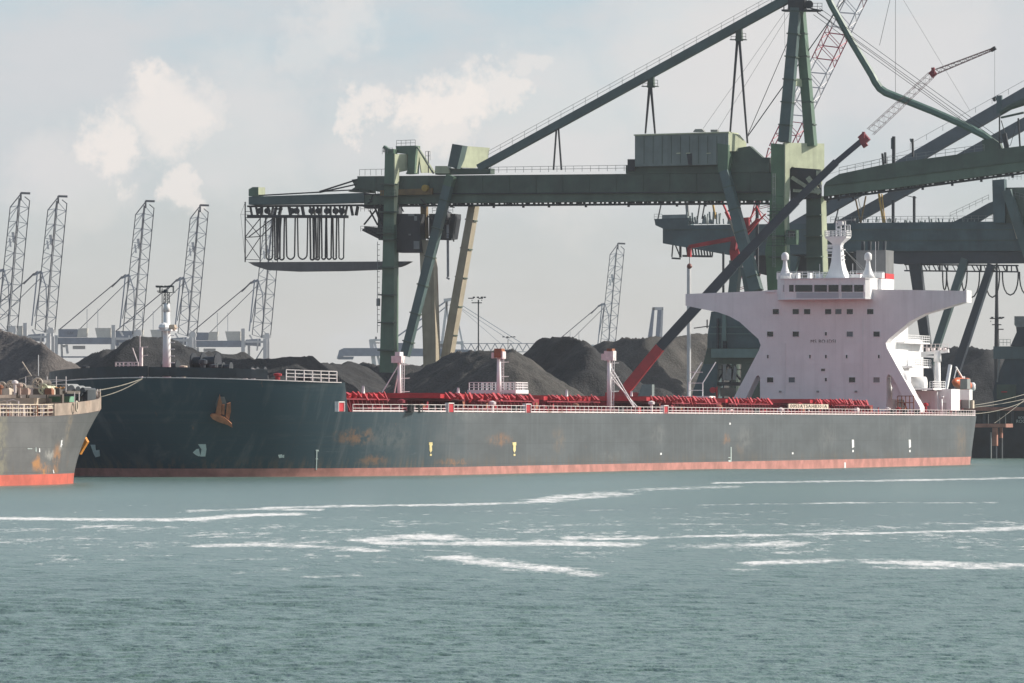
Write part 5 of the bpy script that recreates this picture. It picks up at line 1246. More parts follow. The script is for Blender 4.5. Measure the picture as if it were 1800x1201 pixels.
# ---------------- red cargo crane
f5 = Frame((35, 1000), PT); b5 = f5.g(1292, 742); b5.z = GZ
c5 = Crane(thing('jib_crane', 'red jib crane with bent arm and hanging ball hook left of the green pylon', 'crane', tuple(b5)), f5)
c5.b.tube(f5.g(1291, 458), f5.g(1291, 742), 1.0, n=12); c5.part('post', G_dark)
c5.poly([(1282,440),(1298,437),(1300,456),(1284,458)], 1.6, 9); hub = c5.part('slewing_house', G_red)
c5.bar(1292, 420, 1289, 440, 10, 1.2, 9).part('upper_post', M_red)
c5.bar(1294, 419, 1212, 434, 8, .8, 9, w2=6); c5.part('arm', M_red2); c5.bar(1212, 434, 1212, 452, 5.5, .8, 9); c5.part('arm_tip', M_red2)
c5.tube(1212, 452, 1212, 466, 1.2, 9); c5.part('hook_line', G_black); p = f5.g(1212, 468, 9); c5.b.lathe((p.x, p.y, p.z-.5), [(.15,0),(.45,.25),(.5,.5),(.4,.8),(.12,1.0)], 12); c5.part('hook_ball', mat('oxide_ball', (.2,.05,.04), .5))
c5.bar(1276, 372, 1291, 402, 4.5, .6, 9); c5.bar(1268, 352, 1291, 402, 2.5, .5, 8); c5.part('strut', G_red)
c5.poly([(1306,383),(1316,382),(1316,398),(1330,384),(1336,386),(1313,414),(1305,410)], .7, 9); c5.bar(1310, 410, 1346, 376, 1.8, .4, 9.4).bar(1318, 385, 1330, 362, 1.4, .4, 9).bar(1330, 362, 1340, 386, 1.4, .4, 9); c5.part('counter_jib', M_red2)
mb = MB(); f6 = Frame((35, 1080), PT); mb.tube(f6.g(1211, 742), f6.g(1211, 470), .42, n=12); one(mb, 'pipe_column', mat('pale_column', (.60,.60,.60), .6, .1), 'slim pale column under the ball hook of the red jib crane', 'column')
mb = MB(); mb.bar(f6.g(1271.5, 742), f6.g(1271.5, 444), .38, .38, f6.n); one(mb, 'steel_mast', G_black, 'thin dark pole left of the red slewing house', 'pole')

# ---------------- lattice crawler crane, leaning out of the top of the picture
f7 = Frame((75, 1200), PT); b7 = f7.g(1372, 742); b7.z = GZ
c7 = Crane(thing('crawler_crane', 'pink and red lattice boom of a crawler crane seen through the green pylon', 'crane', tuple(b7)), f7)
def pt(t): return (1372+(1522-1372)*t, 265+(-45-265)*t)
M_pink = mat('faded_pink_paint', (.50, .30, .31), .6, .2, 1); M_pk2 = mat('crimson_lattice', (.45, .05, .09), .6, .2, 1); M_wl = mat('white_lattice', (.62, .60, .62), .6, .15, 1)
truss(c7, 1280, 620, *pt(0), 30, 36, 3.6, 20, .13, M_pk2, 'boom_section')
for t0, t1, m in ((0,.18,M_pk2),(.18,.5,M_wl),(.5,.68,M_pk2),(.68,.84,M_wl),(.84,1.05,M_pink)):
    truss(c7, *pt(t0), *pt(t1), 36, 36, 3.6, max(2, int((t1-t0)*28)), .12, m, 'boom_section')
c7.poly([(1230,680),(1330,680),(1330,738),(1230,738)], 5, 2.5); c7.part('machine_deck', G_red)
for px0, py0, px1, py1 in ((1545,-15,1505,380),): pass
c7.tube(1574, -20, 1574, 165, .7, 2).tube(1569, -20, 1546, 80, .8, 2).tube(1585, -5, 1705, 195, .45, 2).tube(1362, 335, 1690, 236, .35, 2); c7.part('pendant_line', G_black)

# ---------------- dark hopper crane at the right margin
f8 = Frame((90, 1010), PT); b8 = f8.g(1790, 742); b8.z = GZ
c8 = Crane(thing('portal_hopper', 'dark navy portal structure with teal beam at the right edge of the picture', 'hopper', tuple(b8)), f8)
c8.poly([(1746,609),(1900,609),(1900,631),(1746,631)], 3, 2); c8.part('portal_beam', mat('slate_beam', (.09,.13,.14), .6, .2, .3, streak=.4))
c8.poly([(1766,631.2),(1900,631.2),(1900,742),(1752,742),(1745,690),(1750,670)], 3, 1.6); c8.part('leg', mat('deep_navy_paint', (.030,.055,.075), .6, .3, .3, streak=.4))
c8.poly([(1783,556),(1900,556),(1900,575),(1786,575),(1783,571)], 3, 2.2); c8.part('hopper_rim', G_rail)
c8.poly([(1786,575.2),(1900,575.2),(1900,608.8),(1776,608.8),(1787,584)], 3, 2.2); c8.part('hopper_body', G_navy)
c8.rail(1757, 608, 1776, 608, 1.2, .8, 2).part('platform_railing', G_grey)
c8.poly([(1752,676),(1785,676),(1785,702),(1752,702)], .4, 2.1); c8.part('panel', G_dark); c8.poly([(1760,688),(1770,688),(1770,690),(1760,690)], .1, 2.3); c8.part('red_lamp', M_red2)
c8.bar(1757, 631, 1753, 672, 2.2, .3, 2).part('downpipe', G_rail)
# quay-side light towers
def lamp_tower(px, ytop, D, crown, m, label, wide=3.4, taper=1.0, yw=610, double=False):
    b = MB(); p = W(px, 700, D); zt = CH+(HY-ytop)*D/FP; k = D/FP
    b.lathe((p.x, p.y, GZ-.5), [(wide*k*.5*taper*1.3, 0), (wide*k*.5*taper, zt*.4), (wide*k*.5, zt-GZ)], 8)
    r = thing('light_tower', label, 'light mast', (p.x, p.y, GZ)); b.build('pole', m, r)
    b = MB(); zz = zt
    for (a, c_, y) in crown: b.box(p.x+a*k, p.x+c_*k, p.y-.4, p.y+.4, CH+(HY-y)*k-.10, CH+(HY-y)*k+.10)
    b.build('lamp_frame', m, r)
    b = MB()
    for (a, y) in ([(-10, crown[0][2]-1.5), (4, crown[0][2]-1.5), (-3, crown[0][2]-1.5), (9, crown[0][2]-1.5)]): b.box(p.x+a*k, p.x+(a+4)*k, p.y-.5, p.y+.5, CH+(HY-y)*k-.12, CH+(HY-y)*k+.16)
    b.build('floodlight', M_dark, r); return r
lamp_tower(841, 523, 1150, [(-18, -8, 524.5), (0, 8, 524.5), (-12, 6, 532.5), (-12, -10.5, 528), (5, 6.5, 528)], M_dark, 'slender light mast with floodlight crown right of the tan crane legs', 2.4)
lamp_tower(1752, 440, 1150, [(-12, 10, 560), (-11, -10, 565), (-8, 8, 571), (2, 12, 579)], G_black, 'tall black tapering mast with lamp ring near the right edge', 3.2, 2.6)
lamp_tower(285, 503, 1180, [(-10, 11, 505), (-9, 9, 512)], M_dark, 'thin light mast behind the ship foremast', 1.6)
lamp_tower(893, 594, 1500, [(-4, 4, 594)], G_rail, 'tiny distant light mast above the grey coal heap', 1.2)

# ================================================================ distant container cranes
S_wh = mat('far_crane_white', (.62, .62, .62), .6, .1); S_bl = mat('far_crane_grey_blue', (.20, .24, .31), .6, .15); S_dk = mat('far_crane_dark', (.035, .045, .065), .6, .1)
S_cream = mat('far_cabin_cream', (.68, .65, .58), .6, .1)
def sts(label):
    """ship-to-shore crane with raised boom; x to the right (water side), built in metres about the boom hinge"""
    s = 3.585; root = thing('container_crane', label, 'crane', (0, 0, 0), 0, 'distant container cranes with raised booms'); root['_root'] = (0, 0, 0)
    P = lambda x, y, o=0: Vector(((x-240)/s, o, (750-y)/s))
    def part(name, m, bars, parent=None):
        b = MB()
        for a in bars:
            (x0, y0, x1, y1, w) = a[:5]; o0 = a[5] if len(a) > 5 else 0; o1 = a[6] if len(a) > 6 else o0
            b.bar(P(x0, y0, o0), P(x1, y1, o1), w/s, w/s, (0, 1, 0))
        return b.build(name, m, root if parent is None else parent, local=True)
    b = MB()
    L0, L1, M0, M1, R0, R1 = (217,583), (239,378), (234,588), (254,362), (249,588), (270,366)
    chords = [(*L0,*L1,1.5,-3),(*M0,*M1,1.8,3),(*M0,*M1,1.8,-3),(*R0,*R1,1.6,3),(239,378,256,355,1.8,-3,0),(256,366,256,353,3,0),(256,353.5,272,354,3.6,0),(263,360,270,366,1.6,0,3)]
    for (x0,y0,x1,y1,w,*o) in chords:
        b.bar(P(x0,y0,o[0]), P(x1,y1,o[-1]), w/s, w/s, (0,1,0))
    boom = b.build('boom_chord', S_dk, root, local=True)
    b = MB()
    n = 17
    for i in range(n):
        for (A0_, A1_, oa, B0_, B1_, ob) in ((L0, L1, -3, M0, M1, -3), (M0, M1, 3, R0, R1, 3), (M0, M1, -3, M0, M1, 3)):
            u, v = i/n, (i+1)/n
            a0 = P(A0_[0]+(A1_[0]-A0_[0])*u, A0_[1]+(A1_[1]-A0_[1])*u, oa); a1 = P(A0_[0]+(A1_[0]-A0_[0])*v, A0_[1]+(A1_[1]-A0_[1])*v, oa)
            b0 = P(B0_[0]+(B1_[0]-B0_[0])*u, B0_[1]+(B1_[1]-B0_[1])*u, ob); b1 = P(B0_[0]+(B1_[0]-B0_[0])*v, B0_[1]+(B1_[1]-B0_[1])*v, ob)
            b.bar(a0, b1 if i % 2 else b0, .27, .27, (0,1,0)); b.bar(b1 if i % 2 else b0, a1, .27, .27, (0,1,0))
    b.build('lattice', S_bl, boom, local=True)
    part('boom_plate', S_wh, [(234,588,252,372,2.2,0),(243,420,246,438,5,-1),(238,430,240,445,3,-3)], boom)
    part('apex_frame', S_bl, [(222,483,212,577,2.2,-5),(228,484,214,560,1.6,5),(213,489,228,483,4,0),(228,484,236,510,1.8,-3),(236,510,238,560,1.6,-3),(225,484,222,548,.9,0)])
    part('back_stay', S_dk, [(222,483,106,580,1.7,-5),(226,492,137,580,1.2,5),(216,487,198,505,2.6,-5)])
    part('post', S_bl, [(153,543,153,594,.8),(172,543,172,594,.8)])
    part('machinery_house', S_wh, [(124,577,124,593,16,-4)]) if False else None
    for nm, m, pts, o, d in (('machinery_house', S_bl, [(104,579),(137,579),(143,593),(104,593)], -5, 8), ('machinery_house', S_cream, [(139,578),(155,577.5),(153,593),(137,593)], -5.5, 8), ('drive_house', S_cream, [(168,577),(196,577),(196,594),(172,594)], -5, 7),
                             ('main_girder', S_bl, [(101,594),(205,594),(205,605.5),(101,605.5)], -6, 3), ('main_girder', S_bl, [(101,594),(216,594),(216,602),(101,602)], 5, 2),
                             ('trolley_beam', S_bl, [(205,592),(232,590),(232,604),(205,602)], -3, 6)):
        b = MB(); b.prism([P(x, y, o) for x, y in pts], (0, d, 0)); b.build(nm, m, root, local=True)
    for a in ((201,572,201,668,6.5,-6),(100.5,590,100.5,668,6,-6),(241,590,241,668,7,-6),(209,594,209,668,5,10),(105,594,108,668,4,10),(244,594,244,668,5,10)):
        part('leg', S_wh, [a])
    part('drive_head', S_wh, [(233,586,250,586,6,-2),(244,580,244,595,9,-2),(212,583,222,600,3,-2),(228,590,226,612,3,-3),(205,596,240,596,4,-6)])
    part('brace', S_bl, [(205,660,238,606,2,-6),(176,668,200,612,1.6,-6),(104,628,204,628,2.6,-6)])
    part('sill_beam', S_wh, [(100,664,243,664,6,-6)])
    part('lower_house', S_wh, [(118,606,120,622,4,-4),(108,609,116,609,4,-4),(128,611,150,611,6,0)])
    return root
place = [(0, -35, 2535, 'partly cut container crane with raised boom at the left edge, at first in the far row'), (1, 20, 2560, 'leftmost whole container crane in the far row, behind the brown coal heap'), (2, 86, 2595, 'second container crane in the far row, over the falling edge of the brown heap'),
         (3, 240, 2650, 'container crane with raised boom just left of the white foremast'), (4, 336, 2700, 'container crane with raised boom just right of the white foremast'), (5, 466, 2745, 'container crane whose raised boom is crossed by the hanging grey platform')]
proto = sts('')
for i, (n_, px, D, lab) in enumerate(place):
    if n_ == 0: continue
    o = proto if n_ == 1 else dup(proto)
    if n_ == 3: lettered = o
    p = W(px, 700, D); o.location = (p.x, p.y, CH); o['label'] = lab
o = dup(proto); p = W(1073, 700, 3250); o.location = (p.x, p.y, CH-.5); o['label'] = 'smallest container crane with raised boom, above the jagged dark heap right of centre'
# print the number on the nearest visible machinery house
# crane with lowered boom, far behind the legs
f9 = Frame((-60, 2900), (1, .0)); b9 = Vector((-35, 2900, GZ))
c9 = Crane(thing('container_crane', 'pale container crane with its boom lowered, seen between the green crane legs', 'crane', tuple(b9)), f9)
c9.poly([(596,616),(604,612),(700,612),(830,615),(830,627),(700,626),(604,626),(592,631)], 6, 3); c9.part('boom', S_bl); c9.poly([(592,627),(622,627),(620,632),(594,632)], 4, 2); c9.part('spreader', S_bl)
for a in ((652,597,660,660,7),(657,596,672,660,4),(786,528,776,610,4.5),(784,528,792,604,3),(801,545,812,600,3),(776,600,774,660,8),(812,600,816,660,5)): c9.bar(*a, 2, 0)
c9.part('leg', S_wh); c9.bar(650, 598, 672, 598, 3, 3, 0).bar(780, 528, 796, 526, 5, 3, 0).bar(770, 602, 815, 603, 5, 4, 0); c9.part('cross_beam', S_wh)
c9.bar(786, 528, 690, 598, 2.4, 1, 0).bar(788, 536, 724, 588, 1.8, 1, -2); c9.part('back_stay', S_bl); c9.tube(806, 533, 918, 604, 1.1).tube(808, 540, 905, 604, .8).tube(812, 545, 880, 604, .6); c9.part('forestay', S_bl)
c9.poly([(696,603),(718,603),(718,613),(696,613)], 5, 2); c9.part('machinery_house', S_bl); c9.poly([(718.2,601),(728,601),(728,613),(718.2,613)], 5, 2); c9.part('machinery_house', S_cream)
c9.bar(812, 604, 940, 604, 1.2, .6, 0).bar(812, 617, 940, 619, 1.2, .6, 0)
for k in range(9): x = 814+k*14; c9.bar(x, 604.5, x+7, 617, 1.3, .5, 0).bar(x+7, 617, x+14, 604.5, 1.3, .5, 0)
c9.part('lattice_boom', S_bl)
c9.bar(661, 592, 661, 598, 3, 2, 0).bar(656, 603, 668, 603, 1.6, 1, 0).part('mast_box', S_dk)
# pale slab legs far off right of centre
mb = MB(); f10 = Frame((60, 2700), (1, 0)); 
pr = thing('gantry_frame', 'pale grey far gantry frame of two slanting legs joined at the top', 'gantry', tuple(f10.g(1153, 742)))
mb.prism([f10.g(*q) for q in ((1147,541),(1151,541),(1146,600),(1138,600))], (0, 6, 0)); mb.build('leg', S_bl, pr); mb = MB(); mb.prism([f10.g(*q) for q in ((1163,543),(1166,543),(1164,600),(1160,600))], (0, 6, 0)); mb.build('leg', S_wh, pr)
mb = MB(); mb.prism([f10.g(*q) for q in ((1156,545),(1163,545),(1159,600),(1152,600))], (0, 3, 0)); mb.build('leg', S_bl, pr)
mb = MB(); mb.prism([f10.g(*q) for q in ((1147,540),(1166,540),(1166,545),(1147,545))], (0, 6, 0)); mb.build('cross_beam', S_wh, pr)
# ================================================================ the smaller ship at the left, bow towards the large one
F2 = Vector((.345, .938, 0)).normalized(); P2_ = Vector((-F2.y, F2.x, 0)); L2 = 150.0
stem = W(86, 700, 548); O2 = Vector((stem.x, stem.y, 0))-F2*L2
def zt2(a): return 6.45+1.35*max(0, 1-a/34)**1.3
H2 = Hull(O2, F2, L2, 32.0, zt2, 7.0, (34, 34), (2.2, 1.5), (10, 14), (30, 20), 7.5)
s2 = thing('cargo_ship', 'grey rust-stained bow of a smaller cargo ship with cream deck gear at the left edge', 'ship', tuple(O2), math.atan2(F2.y, F2.x))
def patch2(px, py, rx, rz, col=(.55, .22, .03), s=.85):
    p = H2.surf(px, py, -1); return (p.x, p.z, rx, rz, col, s)
pt2 = [patch2(66, 816, 1.6, .75), patch2(80, 826, 1.5, .6), patch2(100, 806, 1.3, 1.5, s=.7), patch2(88, 800, 1.6, .45, (.5,.48,.44), .7), patch2(2, 790, 1.6, 7, (.30,.27,.17), .55), patch2(122, 745, 1.0, 2.6, (.33,.24,.14), .5), patch2(80, 770, 12, 3, (.15,.15,.145), .4), patch2(107, 782, .9, .8, (.4,.4,.38), .7)]
M_hull2 = hull_mat('mid_grey_hull', (.10, .10, .102), pt2, scuff=.35)
M_boot2 = mat('orange_red_antifouling', (.50, .10, .065), .65, .25, .5, rust=.15, streak=.3)
M_deck2 = mat('pinkish_deck', (.42, .30, .25), .7, .3, .5, rust=.4)
H2.build(s2, M_hull2, M_boot2, M_deck2, 1.0, 16.0)
strip(H2.edge_pts(-1, 0, 33, .02, .1), 1.15, .1, -1).build('bulwark', mat('dirty_bulwark', (.36, .28, .225), .6, .35, .6, rust=.7, streak=.5), s2, local=True)
strip(H2.edge_pts(1, 0, 30, .02, .1), 1.0, .1, 1).build('bulwark', M_cream, s2, local=True)
railing([p+Z3*.95 for p in H2.edge_pts(-1, 0, 14, .05, .15)], .6, M_cream, s2, 1.0, 6, .05, 2)
railing(H2.edge_pts(-1, 30, 148, .02, .2), 1.1, M_cream, s2, 1.3, 8, .05)
q2 = lambda px, py, y: H2.lp(px, py, y)
def bx2(px0, px1, py0, py1, y, dep, m, name):
    """box in columns px0..px1 whose near side lies at breadth y (negative = towards the viewer)"""
    a, c = H2.loc_px(px0, y), H2.loc_px(px1, y); zt_, zb_ = H2.zat((a+c)/2, y, py0), H2.zat((a+c)/2, y, py1)
    x0, x1 = min(a, c), max(a, c)
    if x1-x0 > 9: 
        k = H2.world((x0+x1)/2, y, 0).y/FP; mid = (px0+px1)/2; xm = H2.loc_px(mid, y); w_ = (px1-px0)*k
        # mostly seen across the ship: give it width across instead of length
        b = MB(); b.box(xm-min(4.5, w_*.9), xm+min(4.5, w_*.9), y, y+dep, zb_, zt_)
    else: b = MB(); b.box(x0, x1, y, y+dep, zb_, zt_)
    return b.build(name, m, s2, local=True)
def across(px0, px1, py0, py1, x, thick, m, name):
    """panel standing across the ship at distance x, filling the columns"""
    fr_ = Frame(H2.world(x, 0, 0), P2_); A_, B_ = fr_.sof(px0), fr_.sof(px1); z0, z1 = fr_.g(px0, py1).z, fr_.g(px0, py0).z
    lim = H2.hb(x+thick, 6)-.5; A_, B_ = max(-lim, min(lim, A_)), max(-lim, min(lim, B_))
    b = MB(); b.box(x, x+thick, min(A_, B_), max(A_, B_), z0, z1); return b.build(name, m, s2, local=True)
# raised mooring deck and house fronts (they face aft, into the sun side)
M_dk2 = mat('dark_brown_plate', (.12, .10, .085), .7, .3, .5, rust=.4)  # one dark brown for the deck plate, pillars and drums
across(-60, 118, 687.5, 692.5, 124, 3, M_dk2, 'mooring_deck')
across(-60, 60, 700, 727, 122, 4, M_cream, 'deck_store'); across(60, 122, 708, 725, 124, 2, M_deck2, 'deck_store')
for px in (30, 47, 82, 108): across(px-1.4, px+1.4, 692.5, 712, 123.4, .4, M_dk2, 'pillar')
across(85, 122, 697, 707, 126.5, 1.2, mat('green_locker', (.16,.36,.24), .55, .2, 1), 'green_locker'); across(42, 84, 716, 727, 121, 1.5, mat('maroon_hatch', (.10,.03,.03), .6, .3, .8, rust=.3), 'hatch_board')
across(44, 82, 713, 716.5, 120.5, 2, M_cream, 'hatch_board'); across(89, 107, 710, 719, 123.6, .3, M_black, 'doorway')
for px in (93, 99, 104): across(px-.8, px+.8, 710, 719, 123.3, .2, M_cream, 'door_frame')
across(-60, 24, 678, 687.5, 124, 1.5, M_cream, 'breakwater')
random.seed(21)
gear = [M_cream, M_whiter, M_deck2, M_dk2, M_rusty]
for k in range(60):
    x = random.uniform(104, 122); fr_ = Frame(H2.world(x, 0, 0), P2_); px = random.uniform(0, 112); y = fr_.sof(px)
    if abs(y) > H2.hb(x, 6)-1: continue
    z0 = 6.5 if k % 2 else fr_.g(px, 692).z-.1; z1 = z0+random.uniform(.4, 1.5); b = MB(); m = gear[k % 5]
    if k % 4 == 0: b.lathe((x, y, z0), [(.14,0),(.14,z1-z0-.3),(.32,z1-z0-.2),(.30,z1-z0),(.1,z1-z0+.12)], 10)
    elif k % 4 == 1: b.path([(x, y-.6, z0), (x, y-.6, z1), (x, y, z1+.15), (x, y+.6, z1), (x, y+.6, z0)], .06)
    elif k % 4 == 2: b.box(x-.3, x+.3, y-.35, y+.35, z0, z0+.5); b.box(x-.2, x+.2, y-.25, y+.25, z0+.5, z0+.62)
    else: b.rail((x, y-1.4, z0), (x, y+1.4, z0), 1.0, .7, .035, 3)
    b.build('deck_fitting', m, s2, local=True)
# big white reels with rope
for px, py, r_, m in ((66, 674, 9, M_cream), (76, 684, 8.5, mat('pale_yellow_reel', (.60,.60,.42), .6, .2, 1)), (38, 682, 7.5, M_cream), (18, 676, 6, M_cream), (3, 679, 7, M_cream), (24, 686, 6, M_cream)):
    fr_ = Frame(H2.world(121, 0, 0), P2_); c_ = fr_.g(px, py); k = c_.y/FP; y = fr_.sof(px); b = MB(); pts = [(121, y+r_*k*math.cos(t), c_.z+r_*k*math.sin(t)) for t in [i*2*math.pi/22 for i in range(23)]]
    b.path(pts, .09, 6); rl_ = b.build('rope_reel', m, s2, local=True)
    b = MB(); b.tube((121.2, y, c_.z), (123.4, y, c_.z), r_*k*.72, n=20); b.build('reel_drum', M_dk2 if px != 76 else m, rl_, local=True)
    b = MB()
    for t in (0, 1.05, 2.1): b.bar((121, y+r_*k*math.cos(t), c_.z+r_*k*math.sin(t)), (121, y-r_*k*math.cos(t), c_.z-r_*k*math.sin(t)), .07, .07, (1,0,0))
    b.build('reel_spoke', m, rl_, local=True)
def post2(px0, py0, px1, py1, w_, m, name, x=123):
    fr_ = Frame(H2.world(x, 0, 0), P2_); b = MB(); A_, B_ = fr_.g(px0, py0), fr_.g(px1, py1); k = A_.y/FP
    b.tube((x, fr_.sof(px0), A_.z), (x, fr_.sof(px1), B_.z), w_*k/2, n=8); return b.build(name, m, s2, local=True)
post2(67.5, 661, 67.5, 624, 1.5, M_white, 'signal_mast'); post2(55, 661, 39, 636, 1.8, M_cream, 'derrick_boom'); 
for px, t_ in ((45, 662), (26, 668), (83, 662), (99, 662), (116, 662), (37, 700), (131, 708), (139, 705)): post2(px, 690 if px > 40 else 697, px, t_, 1.7, M_whiter, 'stanchion')
for py in (668, 676): post2(83, py, 116, py, .9, M_whiter, 'guard_bar')
post2(33, 667, 52, 661, 1.2, M_cream, 'guard_bar')
for px in (90, 97, 104, 110): post2(px-3, 684, px+3, 681, 3.2, mat('orange_gear', (.42,.19,.04), .6, .3, 2), 'orange_coil', 123)
# winches and bitts near the stem, dark and pale
for k, (px, py, r_, m) in enumerate(((131, 694, 7, M_dark), (143, 693, 7, M_dark), (152, 692, 5, M_dark), (127, 681, 6, M_grey), (138, 684, 6, M_grey), (150, 684, 4, M_grey), (158, 686, 4, M_dark))):
    fr_ = Frame(H2.world(133, 0, 0), P2_); c_ = fr_.g(px, py); kk_ = c_.y/FP; y = fr_.sof(px); b = MB(); b.tube((131.5, y, c_.z), (134, y, c_.z), r_*kk_, n=18); b.box(131.8, 133.8, y-.3, y+.3, 7.2, c_.z); o = b.build('winch_drum', m, s2, local=True)
    b = MB(); b.tube((131.3, y, c_.z), (131.45, y, c_.z), r_*kk_*1.15, n=18); b.build('drum_flange', m, o, local=True)
for px in (149, 164, 171, 176): post2(px, 697, px, 684, 1.8, M_whiter, 'stanchion', 141)
post2(149, 689, 149, 684, 4, M_white, 'mushroom_vent', 140); post2(164, 697, 164, 690, 3.4, M_white, 'mushroom_vent', 141)
# fairlead ring and plating at the bow bulwark
p = H2.surf(132, 714, -1); b = MB(); nrm_ = H2.normal(p, -1); tt_ = nrm_.cross(Vector((0,0,1))).normalized(); u_ = tt_.cross(nrm_)
b.path([p+nrm_*.15+(tt_*math.cos(t)*.28+Vector((0,0,1))*math.sin(t)*.42)*1.1+Vector((0,0,.0)) for t in [i*2*math.pi/16 for i in range(17)]], .09, 6); b.build('fairlead', M_cream, s2, local=True)
# orange anchor plate on the far side of the stem
fr_ = Frame(H2.world(145.5, 0, 0), P2_); b = MB(); pts = [(147,768),(152,768),(157,777),(149,790),(144,799),(141,795)]
b.prism([Vector((145.0, fr_.sof(x), fr_.g(x, y).z)) for x, y in pts], (.5, 0, 0)); an_ = b.build('anchor', mat('bright_orange_rust', (.70,.27,.03), .7, .25, 2), s2, local=True)
b = MB()
for x0, y0, x1, y1 in ((147,770,148,762),(148,762,152,750),(151,770,151,760),(151,760,153,752)): b.bar(Vector((145.2, fr_.sof(x0), fr_.g(x0, y0).z)), Vector((145.2, fr_.sof(x1), fr_.g(x1, y1).z)), .14, .14, (1,0,0))
b.build('anchor_chain', M_rusty, an_, local=True)
b = MB()
for x0, y0 in ((148,777),(147,783)): c_ = fr_.g(x0, y0); b.tube((144.93, fr_.sof(x0), c_.z), (145.0, fr_.sof(x0), c_.z), .11, n=10)
b.build('anchor_hole', M_dk2, an_, local=True)
def mark2(polys, name, m):
    b = MB()
    for poly in polys:
        P_ = [H2.surf(px, py, -1) for px, py in poly]; N_ = [H2.normal(p, -1) for p in P_]; k = len(poly)
        b.add([p+n_*.03 for p, n_ in zip(P_, N_)]+[p-n_*.02 for p, n_ in zip(P_, N_)], [tuple(range(k)), tuple(range(2*k-1, k-1, -1))]+[(i, (i+1) % k, k+(i+1) % k, k+i) for i in range(k)])
    return b.build(name, m, s2, local=True)
mark2([[(107,774),(109.5,774),(107.5,786),(105.5,786)], [(106.5,779),(109.5,781),(108,783),(106,782)]], 'draught_mark', M_white)
mark2([[(68,788),(70,788),(70,795),(68,795)]], 'plimsoll_mark', M_white); mark2([[(48,788.5),(56,788.5),(56,789.6),(48,789.6)]], 'plimsoll_mark', M_mark); mark2([[(92.5,826),(93.8,826),(95,832),(93.5,832)]], 'draught_mark', M_white)
mark2([[(62,788),(63.4,786),(63.4,794),(62,794)]], 'plimsoll_mark', M_mark)
# far bulb mark on the large ship, starboard bow
def mark_sb():
    b = MB()
    for poly in ([(160,782),(167,782),(170,800),(165,797)], [(167,792),(174,791),(176,795),(175,802),(168,804),(165,798)]):
        P_ = [H.surf(px, py, -1) for px, py in poly]; N_ = [H.normal(p, -1) for p in P_]; k = len(poly)
        b.add([p+n_*.03 for p, n_ in zip(P_, N_)]+[p-n_*.02 for p, n_ in zip(P_, N_)], [tuple(range(k)), tuple(range(2*k-1, k-1, -1))]+[(i, (i+1) % k, k+(i+1) % k, k+i) for i in range(k)])
    b.build('bulbous_bow_mark', M_mark, ship, local=True)
mark_sb()
# ---------------- mooring lines (ropes sag a little)
def rope(A, B, sag, label, r=.055):
    pts = [A.lerp(B, i/14)-Z3*sag*4*(i/14)*(1-i/14) for i in range(15)]; b = MB(); b.path(pts, r, 6); one(b, 'mooring_rope', M_rope, label, 'rope', 'mooring ropes')
bow = H.world(*H.lp(250, 666, 3.0)); rope(bow, W(100, 689, 566), .5, 'pale mooring rope running left from the large bow')
rope(bow, W(90, 692, 570), 1.2, 'lower pale mooring rope from the large bow to the left')
st = H.world(0.5, 10, 8.2); st2 = H.world(.5, 6, 8.4)
rope(st, W(1830, 684, 985), .7, 'uppermost mooring rope from the stern to the right edge'); rope(st2, W(1830, 694, 985), 1.0, 'slack mooring rope from the stern, second from the top'); rope(st, W(1830, 690, 990), 2.0, 'low mooring rope sweeping from the stern')
rope(W(1748, 744, 975), W(1830, 676, 1000), .3, 'mooring rope rising steeply from the rusty dolphin')
# ---------------- rusty mooring platform on piles at the stern
f = Frame((90, 985), PT); pb = f.g(1744, 803)
pl = thing('mooring_platform', 'rust red mooring platform on piles just right of the stern', 'platform', (pb.x, pb.y, 0))
def pp(x0, x1, y0, y1, off, d, m, name, par=None):
    b = MB(); b.prism([f.g(x0, y0, off), f.g(x1, y0, off), f.g(x1, y1, off), f.g(x0, y1, off)], -f.n*d); return b.build(name, m, par or pl)
M_dol = mat('dolphin_paint', (.36, .17, .13), .7, .35, .6, rust=.5)
top = pp(1690, 1768, 745, 751.5, 4, 5, M_dol, 'deck_slab'); pp(1744, 1752, 752, 784, 3.6, 1, M_dol, 'pile'); pp(1745.5, 1751, 784, 812, 3.5, .8, M_navy, 'pile'); pp(1757, 1761, 752, 770, 1.5, .8, M_dol, 'pile'); pp(1758, 1761, 770, 812, 1.5, .8, M_dark, 'pile'); pp(1700, 1706, 752, 812, 3, .8, M_dark, 'pile')
pp(1740.5, 1742.5, 760, 806, 4.4, .3, M_grey, 'ladder'); 
for a in ((1737,1737.6,728,745),(1757,1757.6,733,745),(1767,1767.8,727,745)): pp(*a, 4.2, .1, M_grey, 'stanchion', top)
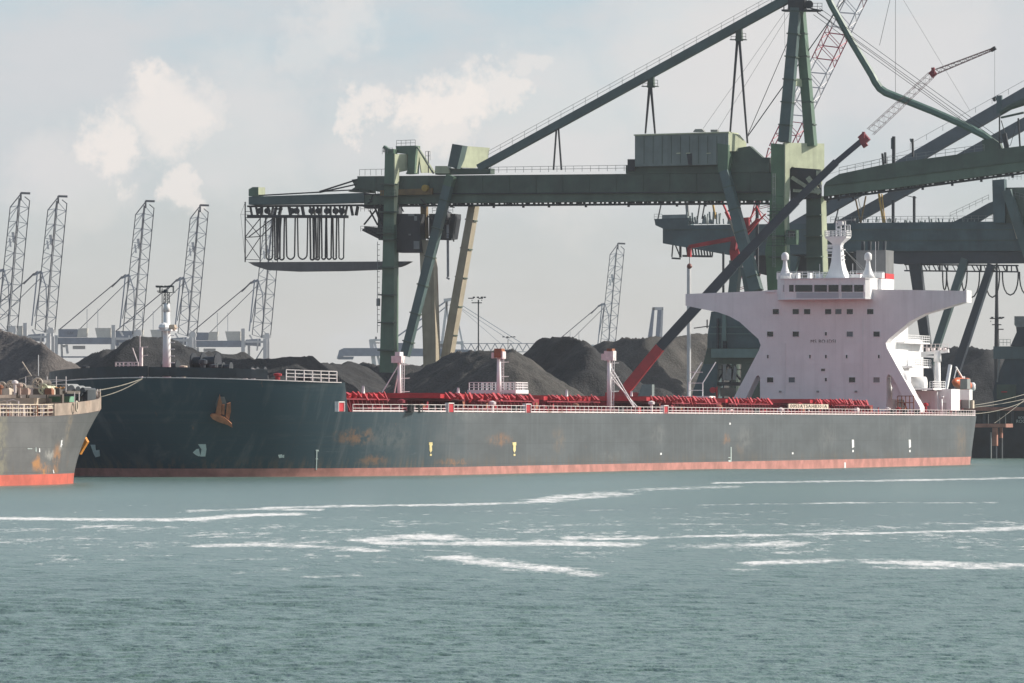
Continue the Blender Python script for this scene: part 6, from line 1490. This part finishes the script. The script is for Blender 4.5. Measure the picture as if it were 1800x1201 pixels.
# walkway beam on the quay edge with dark quay wall below
g = thing('conveyor_walkway', 'long rusty orange walkway beam running right behind the stern at deck height', 'walkway', tuple(f.g(1760, 742, -8)))
b = MB(); b.prism([f.g(1690, 716, -8), f.g(1900, 716, -8), f.g(1900, 722, -8), f.g(1690, 722, -8)], f.n*-1.2); b.build('beam', M_dol, g)
for x in (1706, 1730, 1755, 1780, 1805, 1830): b = MB(); b.bar(f.g(x, 722, -8.5), f.g(x, 745, -8.5), .5, .5); b.build('support', M_dark, g)
b = MB(); b.prism([f.g(1690, 722.5, -9), f.g(1900, 722.5, -9), f.g(1900, 806, -9), f.g(1690, 806, -9)], -f.n*1.5); b.build('wall_panel', mat('quay_navy', (.022,.030,.042), .7, .5, .3, rust=.3, streak=.4), g)
# lettering on the dark wall, as far as it can be read
def text_on(s, c, size, ux, m, parent, name='lettering'):
    cu = bpy.data.curves.new(name, 'FONT'); cu.body = s; cu.size = size; cu.align_x = 'CENTER'; cu.align_y = 'CENTER'; cu.extrude = .02
    to = bpy.data.objects.new(name, cu); COL.objects.link(to); bpy.context.view_layer.update()
    me = bpy.data.meshes.new_from_object(to.evaluated_get(bpy.context.evaluated_depsgraph_get())); bpy.data.objects.remove(to)
    nn = ux.cross(Z3); M = Matrix(((ux.x,0,nn.x,c.x),(ux.y,0,nn.y,c.y),(0,1,0,c.z),(0,0,0,1)))
    me.transform(M); me.materials.clear(); me.materials.append(m); o = bpy.data.objects.new(name, me); COL.objects.link(o)
    o.parent = parent; me.transform(Matrix.Translation(-Vector(parent['_root']))); return o
for nm_ in ('CUSUI',):
    cu = bpy.data.curves.new('lettering', 'FONT'); cu.body = nm_; cu.size = 1.9; cu.space_character = .9; cu.extrude = .02
    to = bpy.data.objects.new('lettering', cu); COL.objects.link(to); bpy.context.view_layer.update()
    me = bpy.data.meshes.new_from_object(to.evaluated_get(bpy.context.evaluated_depsgraph_get())); bpy.data.objects.remove(to)
    me.transform(Matrix(((.62,0,0,(119-240)/3.585),(0,0,-1,-5.06),(0,1,0,(750-588)/3.585),(0,0,0,1)))); me.materials.clear(); me.materials.append(S_dk)
    lo_ = bpy.data.objects.new('lettering', me); COL.objects.link(lo_); lo_.parent = lettered
text_on('BOSK', f.g(1797, 734.5, -8.9)+f.n*.03, .6, PT, M_mark, g); text_on('ROCSS', f.g(1798, 741, -8.9)+f.n*.03, .85, PT, M_mark, g)
